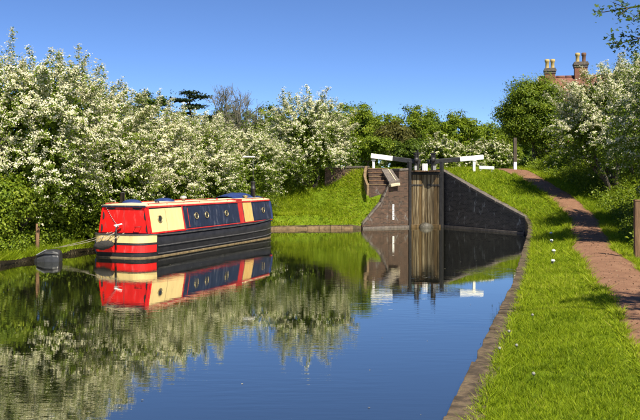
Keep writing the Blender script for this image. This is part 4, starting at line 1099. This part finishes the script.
# bare trees: recursive thin branches with the first few leaves
def bare(px, ptop, D, label, seed):
    rng = np.random.default_rng(seed); x = (px - 320) / FPX * D; z0 = 3.5; H = CAM_H + (180 - ptop) / FPX * D - z0
    t = empty('bare_tree', (x, D, z0)); tag(t, label, 'tree', 'bare trees behind the hedge')
    m = MB(); tips = []
    def grow(a, d, L, r, lev):
        b = a + d * L; pts = [a, a.lerp(b, .5) + Vector(rng.normal(size=3)) * L * .04, b]
        m.tube(pts, [r, r * .85, r * .65], 5 if lev < 2 else 3, cap=False)
        if lev == 6: tips.append(b); return
        for j in range(3 if lev < 5 else 3):
            nd = (d * (1.0 if lev else .8) + Vector(rng.normal(size=3)) * Vector((1, 1, .5)).length * .30 + Vector((0, 0, .12))).normalized()
            grow(a.lerp(b, rng.uniform(.45, 1)), nd, L * rng.uniform(.62, .86), max(r * .58, .012), lev + 1)
    grow(Vector((0, 0, -.3)), Vector((0, 0, 1)), H * .26, .16, 0)
    zmx = max(p.z for p in tips); s = H / zmx
    m.v = [(a * s, b * s, c * s) for a, b, c in m.v]
    m.build('branches', M['twig'], t)
    C = np.array([tuple(p * s) for p in tips]); C = C[rng.random(len(C)) < .9]; C = C + rng.normal(size=C.shape) * .1
    sz = rng.uniform(.03, .07, len(C)); np_mesh('young_leaves', leaf_quads(rng, C, unit(rng.normal(size=C.shape)), sz, sz * .6), 4, rng.random(len(C)), M['olive_leaf'], t)
bare(222, 84, 82, 'bare twiggy tree behind the hedge, left of the two', 71)
bare(242, 82, 84, 'bare twiggy tree behind the hedge, right of the two', 72)
# small white hawthorns behind the gates
for i, (px, pt, pw, D, lab) in enumerate(((440, 143, 34, 74, 'small white hawthorn behind the centre of the lock gates'), (462, 148, 40, 78, 'small white hawthorn behind the right balance beam'), (490, 146, 44, 82, 'small white hawthorn behind the low white rail'), (402, 150, 30, 80, 'small pale hawthorn behind the left gate paddle'))):
    x = (px - 320) / FPX * D; zt = CAM_H + (180 - pt) / FPX * D - 3.5; w = pw / FPX * D / 2
    hawthorn(lab, (x, D, 3.5), [(-w * .35, 0, zt * .45, w * .65, w * .6, zt * .5), (w * .35, .2, zt * .5, w * .65, w * .6, zt * .42), (0, 0, zt * .62, w * .5, w * .5, zt * .34)], 80 + i, dens=9, leafsize=1.7, group='small hawthorns behind the lock', blossom=.5, longs=2, low_green=.1)

# --- overhanging maple whose branch tips reach into the top right corner
def maple():
    rng = np.random.default_rng(91); base = (9.2, 10.4, gr(9.2, 10.4))
    t = empty('maple_tree', base); tag(t, 'leafy maple branch reaching into the top right corner', 'tree')
    m = MB(); fk = Vector((-.1, .1, 3.4)); limb(m, (0, 0, -.4), fk, .26, .18, rng, 5, .05, 9)
    C = []; N = []; S = []
    def spray(pts, dens, spread, sz):
        for a, b in zip(pts[:-1], pts[1:]):
            a = np.array(a); b = np.array(b); k = int(dens * np.linalg.norm(b - a)) + 1
            c = a + (b - a) * rng.random((k, 1)) + rng.normal(size=(k, 3)) * spread
            C.append(c); N.append(unit(np.array((0, -.2, .8)) + rng.normal(size=c.shape) * .5)); S.append(rng.uniform(.6, 1.2, k) * sz)
    for j in range(11):
        d = unit(rng.normal(size=3)); d[2] = abs(d[2]) * .8 + .25; e = Vector((float(d[0]) * 1.9, float(d[1]) * 1.9, 3.6 + float(d[2]) * 3.2))
        kn = limb(m, fk, e, .10, .03, rng, 5, .15, 6)
        for q in range(6):
            p0 = kn[2 + q % 4]; p1 = p0 + Vector(rng.normal(size=3)) * .8; tp = limb(m, p0, p1, .025, .008, rng, 3, .1, 4); spray(tp, 75, .16, .065)
    # the limb that enters the frame
    B = Vector(base)
    def W(x, y, D): return P(x, y, D) - B
    l1 = [W(800, -10, 11.3), W(720, -12, 11.6), W(660, 2, 12.0), W(628, 8, 12.1), W(604, 12, 12.2)]
    l2 = [W(720, 20, 11.6), W(665, 34, 11.9), W(640, 38, 12.0), W(618, 44, 12.1)]
    limb(m, fk, l1[0], .10, .05, rng, 4, .05, 6)
    m.tube(l1, [.05, .035, .022, .013, .006], 5); m.tube([l1[0]] + l2, [.05, .03, .02, .012, .005], 5)
    twigs = [(l1[2], W(640, -14, 12)), (l1[3], W(612, 2, 12.2)), (l1[3], W(618, 16, 12.0)), (l1[4], W(594, 11, 12.2)), (l1[2], W(632, 20, 11.9)), (l2[2], W(622, 36, 12.1)), (l2[3], W(613, 40, 12.0)), (l2[2], W(628, 52, 12.0)), (l2[1], W(640, 28, 11.8)), (l2[3], W(620, 50, 12.1)), (l1[2], W(648, 8, 12.2))]
    for a, b in twigs:
        limb(m, a, b, .009, .004, rng, 3, .08, 4); spray([tuple(a.lerp(b, .3)), tuple(b)], 210, .06, .036)
    m.build('trunk', M['bark'], t)
    C_ = np.concatenate(C); N_ = np.concatenate(N); S_ = np.concatenate(S)
    r_ = unit(rng.normal(size=C_.shape)); a_ = unit(np.cross(N_, r_)); b_ = np.cross(N_, a_); Q = []
    for th, sc_ in ((0, 1.0), (.95, .8), (-.95, .8)):
        ax = a_ * math.cos(th) + b_ * math.sin(th); sx = b_ * math.cos(th) - a_ * math.sin(th); L_ = (S_ * 1.7 * sc_)[:, None]
        Q.append(np.stack([C_, C_ + ax * L_ * .55 + sx * L_ * .26, C_ + ax * L_, C_ + ax * L_ * .55 - sx * L_ * .26], 1))
    np_mesh('crown', np.concatenate(Q), 4, np.tile(rng.beta(2, 3, len(C_)), 3), M['dark_leaf'], t)
maple()

# --- grass
def blades(rng, X, Y, Z, hgt, wid, lean):
    n = len(X); a = rng.uniform(0, 2 * math.pi, n); b = rng.uniform(0, 2 * math.pi, n); ln = lean * rng.random(n) * hgt
    base = np.stack([X, Y, Z], 1); s = np.stack([np.cos(a), np.sin(a), np.zeros(n)], 1) * wid[:, None] * .5
    tip = base + np.stack([np.cos(b) * ln, np.sin(b) * ln, hgt], 1)
    return np.stack([base - s, base + s, tip], 1)
def grass_tone(rng, X, Y):
    f = .5 + .22 * np.sin(X * 1.3 + Y * .7) * np.sin(Y * .9 - X * .4) + .18 * np.sin(X * 3.7 + 1) * np.sin(Y * 3.1 + 2)
    big = .5 + .5 * np.sin(X * .55 + 1.2 * np.sin(Y * .23)) * np.sin(Y * .41 + 1)
    dead = np.where(rng.random(len(X)) < .035, .6, 0)
    return np.clip(.12 + .46 * f + .18 * big + rng.normal(0, .18, len(X)) + dead, 0, 1)
def grass_right():
    rng = np.random.default_rng(101); out = []; tone = []
    for (y0, y1, dens, hs0, w) in ((6.0, 11, 3800, .046, .0065), (11, 16, 2100, .056, .009), (16, 24, 1000, .09, .0145), (24, 34, 480, .13, .022), (34, 46, 300, .15, .032), (46, 60, 200, .17, .04)):
        for side in (0, 1):
            width = 5.0 if side == 0 else 6.5
            n = int((y1 - y0) * width * dens * (1 if side == 0 else (.55 if y0 < 30 else 1)))
            Y = rng.uniform(y0, y1, n)
            if side == 0:
                e = edgeR(Y) + .27; p = pathL(Y) + .06; X = e + (p - e) * rng.random(n)
                k = rng.random(n) < np.clip((p - e) / width, 0, 1)
                rag = .5 + .5 * np.sin(Y * 5) * np.sin(Y * 2.1 + 1); d = np.minimum(X - e, p - X); k &= (d > .1 * rag) | (rng.random(n) < .35)
            else:
                X = pathL(Y) + PATH_W - .05 + width * rng.random(n) ** 1.2; k = np.ones(n, bool)
            # keep what the view or a step aside could see
            k &= X < (Y * .47 + 1.5)
            X = X[k]; Y = Y[k]; Z = groundR(X, Y) - .01
            lowl = .75 + .5 * (.5 + .5 * np.sin(X * 2.3 + Y) * np.sin(Y * 1.7 - X))
            tall = 1 + (1.3 * ss(.6, 3, X - pathL(Y) - PATH_W) if side else 0)
            h = hs0 * rng.uniform(.5, 1.5, len(X)) * lowl * tall
            if side == 0:
                h *= .3 + .7 * ss(.0, .7, pathL(Y) - X)
            out.append(blades(rng, X, Y, Z, h, w * rng.uniform(.7, 1.3, len(X)), 1.9)); tone.append(grass_tone(rng, X, Y))
    for _ in range(2):
        nt, kb = 1500, 16; Y = 6.5 + 17 * rng.random(nt) ** 1.4; e = edgeR(Y) + .42; X = e + (pathL(Y) - .2 - e) * rng.random(nt)
        Xb = (X[:, None] + rng.normal(0, .025, (nt, kb))).ravel(); Yb = (Y[:, None] + rng.normal(0, .025, (nt, kb))).ravel()
        h = np.repeat(rng.uniform(.045, .10, nt), kb) * rng.uniform(.5, 1.1, nt * kb) * (.4 + .6 * ss(0, .7, pathL(Yb) - Xb))
        out.append(blades(rng, Xb, Yb, groundR(Xb, Yb), h, (.004 + .0006 * Yb), 1.5)); tone.append(np.clip(grass_tone(rng, Xb, Yb) * .8 + np.repeat(rng.normal(0, .13, nt), kb), 0, 1))
    # ragged edge tufts over the path margins and the coping
    for nn_, f in ((16000, lambda Y: pathL(Y)), (12000, lambda Y: pathL(Y) + PATH_W), (9000, lambda Y: edgeR(Y) + .33)):
        Y = 6 + 44 * rng.random(nn_) ** 1.7; tuft = np.sin(Y * 7.3) * np.sin(Y * 3.1 + 2) + .6 * np.sin(Y * 17.0)
        X = f(Y) + rng.normal(0, .05, nn_) + .05 * tuft; k = X < Y * .47 + 1.5; X, Y = X[k], Y[k]; tuft = tuft[k]
        h = (.05 + .0022 * Y) * rng.uniform(.5, 1.5, len(X)) * (1 + .4 * tuft)
        out.append(blades(rng, X, Y, groundR(X, Y), np.maximum(h, .02), (.006 + .0007 * Y) * rng.uniform(.7, 1.3, len(X)), 2.2)); tone.append(grass_tone(rng, X, Y))
    o = np_mesh('grass', np.concatenate(out), 3, np.concatenate(tone), M['grass']); tag(o, 'bright green grass on the towpath bank', 'grass', kind='stuff')
grass_right()
def grass_left():
    rng = np.random.default_rng(102); n = 120000
    Y = rng.uniform(43.2, 56, n); X = rng.uniform(-7, 4.9, n)
    k = (X < edgeL(Y) - .04) & ~((X > 2.72) & (Y > 46.8) & (Y < 48.4) & (X < 4.1)) & ~((X > 4.0) & (Y < 47.7))
    X, Y = X[k], Y[k]; Z = groundL(X, Y) - .01
    a = blades(rng, X, Y, Z, rng.uniform(.08, .22, len(X)), rng.uniform(.03, .055, len(X)), 2.0); ta = grass_tone(rng, X, Y) + .10
    n = 26000; Y = rng.uniform(22, 43.4, n); X = edgeL(Y) - 2.2 * rng.random(n) ** 1.5 + .03; Z = groundL(X, Y) - .01
    b = blades(rng, X, Y, Z, rng.uniform(.10, .38, n), rng.uniform(.012, .03, n), 1.2); tb = grass_tone(rng, X, Y) - .08
    n = 14000; Y = rng.uniform(22, 43.2, n); tf = np.sin(Y * 4.1) * np.sin(Y * 1.7) ; X = edgeL(Y) + rng.normal(0, .09, n) + .07 * tf; Z = np.minimum(groundL(X, Y), .24) - .06
    c_ = blades(rng, X, Y, Z, rng.uniform(.10, .32, n) * (1 + .5 * tf), rng.uniform(.012, .03, n), 1.6); tc_ = grass_tone(rng, X, Y) - .05
    a = np.concatenate([a, c_]); ta = np.concatenate([ta, tc_])
    o = np_mesh('grass', np.concatenate([a, b]), 3, np.concatenate([ta, tb]), M['grass']); tag(o, 'grass on the mound and left bank', 'grass', kind='stuff')
grass_left()
# weeds: leafy ground cover on the left bank and under the towpath hedge
def weeds(label, X, Y, Z, hgt, seed, sz):
    rng = np.random.default_rng(seed); n = len(X); k = 16
    b = np.stack([X, Y, Z], 1)[:, None]; t = rng.random((n, k))
    pos = b + np.stack([rng.normal(0, .10, (n, k)), rng.normal(0, .10, (n, k)), t * hgt[:, None]], 2)
    pos = pos.reshape(-1, 3); N = unit(np.array((.2, -.4, .7)) + rng.normal(size=pos.shape) * .6); s = rng.uniform(.6, 1.3, len(pos)) * sz
    o = np_mesh('undergrowth', leaf_quads(rng, pos, N, s, s * .6), 4, rng.beta(2, 2.2, len(pos)), M['weed_leaf']); tag(o, label, 'undergrowth', kind='stuff')
rng = np.random.default_rng(7)
n = 2600; Y = rng.uniform(22, 34, n); X = edgeL(Y) - .1 - 2.6 * rng.random(n) ** 1.3
keep = ~((Y > 27.9) & (X > edgeL(Y) - .25)); X, Y = X[keep], Y[keep]
weeds('nettles and leafy weeds along the left bank', X, Y, groundL(X, Y), rng.uniform(.25, .8, len(X)), 8, .05)
n = 4600; Y = rng.uniform(17, 58, n); X = pathL(Y) + PATH_W + .55 + 3.8 * rng.random(n) ** .8
keep = X < Y * .47 + 1.5; X, Y = X[keep], Y[keep]
weeds('leafy weeds under the towpath hawthorns', X, Y, groundR(X, Y), rng.uniform(.15, .7, len(X)), 9, .06)
# dandelion clocks
for i, ((px, py), lab) in enumerate((((532.5, 315), 'dandelion clock farthest from the camera in the towpath grass'), ((509, 331.5), 'dandelion clock close to the coping, upper one'), ((499.5, 348.5), 'dandelion clock close to the coping, lower one'), ((516.5, 345.5), 'small dandelion clock between its two neighbours by the coping'), ((533.5, 374), 'dandelion clock nearest the camera, in the middle of the grass'))):
    z = .4
    for _ in range(5):
        D = (CAM_H - z - .16) * FPX / (py - 180); x = (px - 320) / FPX * D; z = float(groundR(x, D))
    t = empty('dandelion', (x, D, z)); tag(t, lab, 'flower', 'dandelion clocks in the grass')
    m = MB(); m.tube([(0.02, 0, -.03), (.01, 0, .09), (0, 0, .155)], .0035, 5); m.build('stem', M['weed_leaf'], t)
    rg = np.random.default_rng(300 + i); d = unit(rg.normal(size=(170, 3))); C = d * .018 + np.array((0, 0, .165))
    np_mesh('seed_head', leaf_quads(rg, C, d, np.full(170, .009), np.full(170, .008)), 4, rg.random(170), M['clock'], t)

def litter():
    rng = np.random.default_rng(55); n = 1500; Y = 10 + 42 * rng.random(n) ** 1.3; X = pathL(Y) + PATH_W * rng.random(n)
    C = np.stack([X, Y, pathZ(Y) + .02 + .03 * np.sin((X - pathL(Y)) / PATH_W * math.pi)], 1); N = unit(np.array((0, 0, 1)) + rng.normal(size=C.shape) * .3); s = rng.uniform(.012, .03, n)
    o = np_mesh('leaf_litter', leaf_quads(rng, C, N, s, s * .7), 4, rng.random(n), mat_leaf('dry_litter', [(0, (.05, .03, .018)), (.6, (.16, .10, .06)), (1, (.36, .28, .18))], trans=.1)); tag(o, 'dry leaf litter and grit strewn on the red path', 'litter', kind='stuff')
litter()

def floating():
    rng = np.random.default_rng(56); n = 170; Y = 9 + 34 * rng.random(n) ** 1.2; e0 = np.maximum(edgeL(Y) + .3, -Y * .42); X = e0 + (edgeR(Y) - .1 - e0) * rng.random(n)
    C = np.stack([X, Y, np.full(n, .006)], 1); N = unit(np.array((0, 0, 1)) + rng.normal(size=C.shape) * .04); q = rng.uniform(.008, .022, n)
    o = np_mesh('floating_petals', leaf_quads(rng, C, N, q, q * .7), 4, rng.random(n), mat_leaf('fallen_petal', [(0, (.06, .05, .02)), (.7, (.22, .20, .12)), (1, (.5, .48, .38))], trans=.1)); tag(o, 'fallen petals and leaf scraps floating on the canal', 'petals', kind='stuff')
floating()
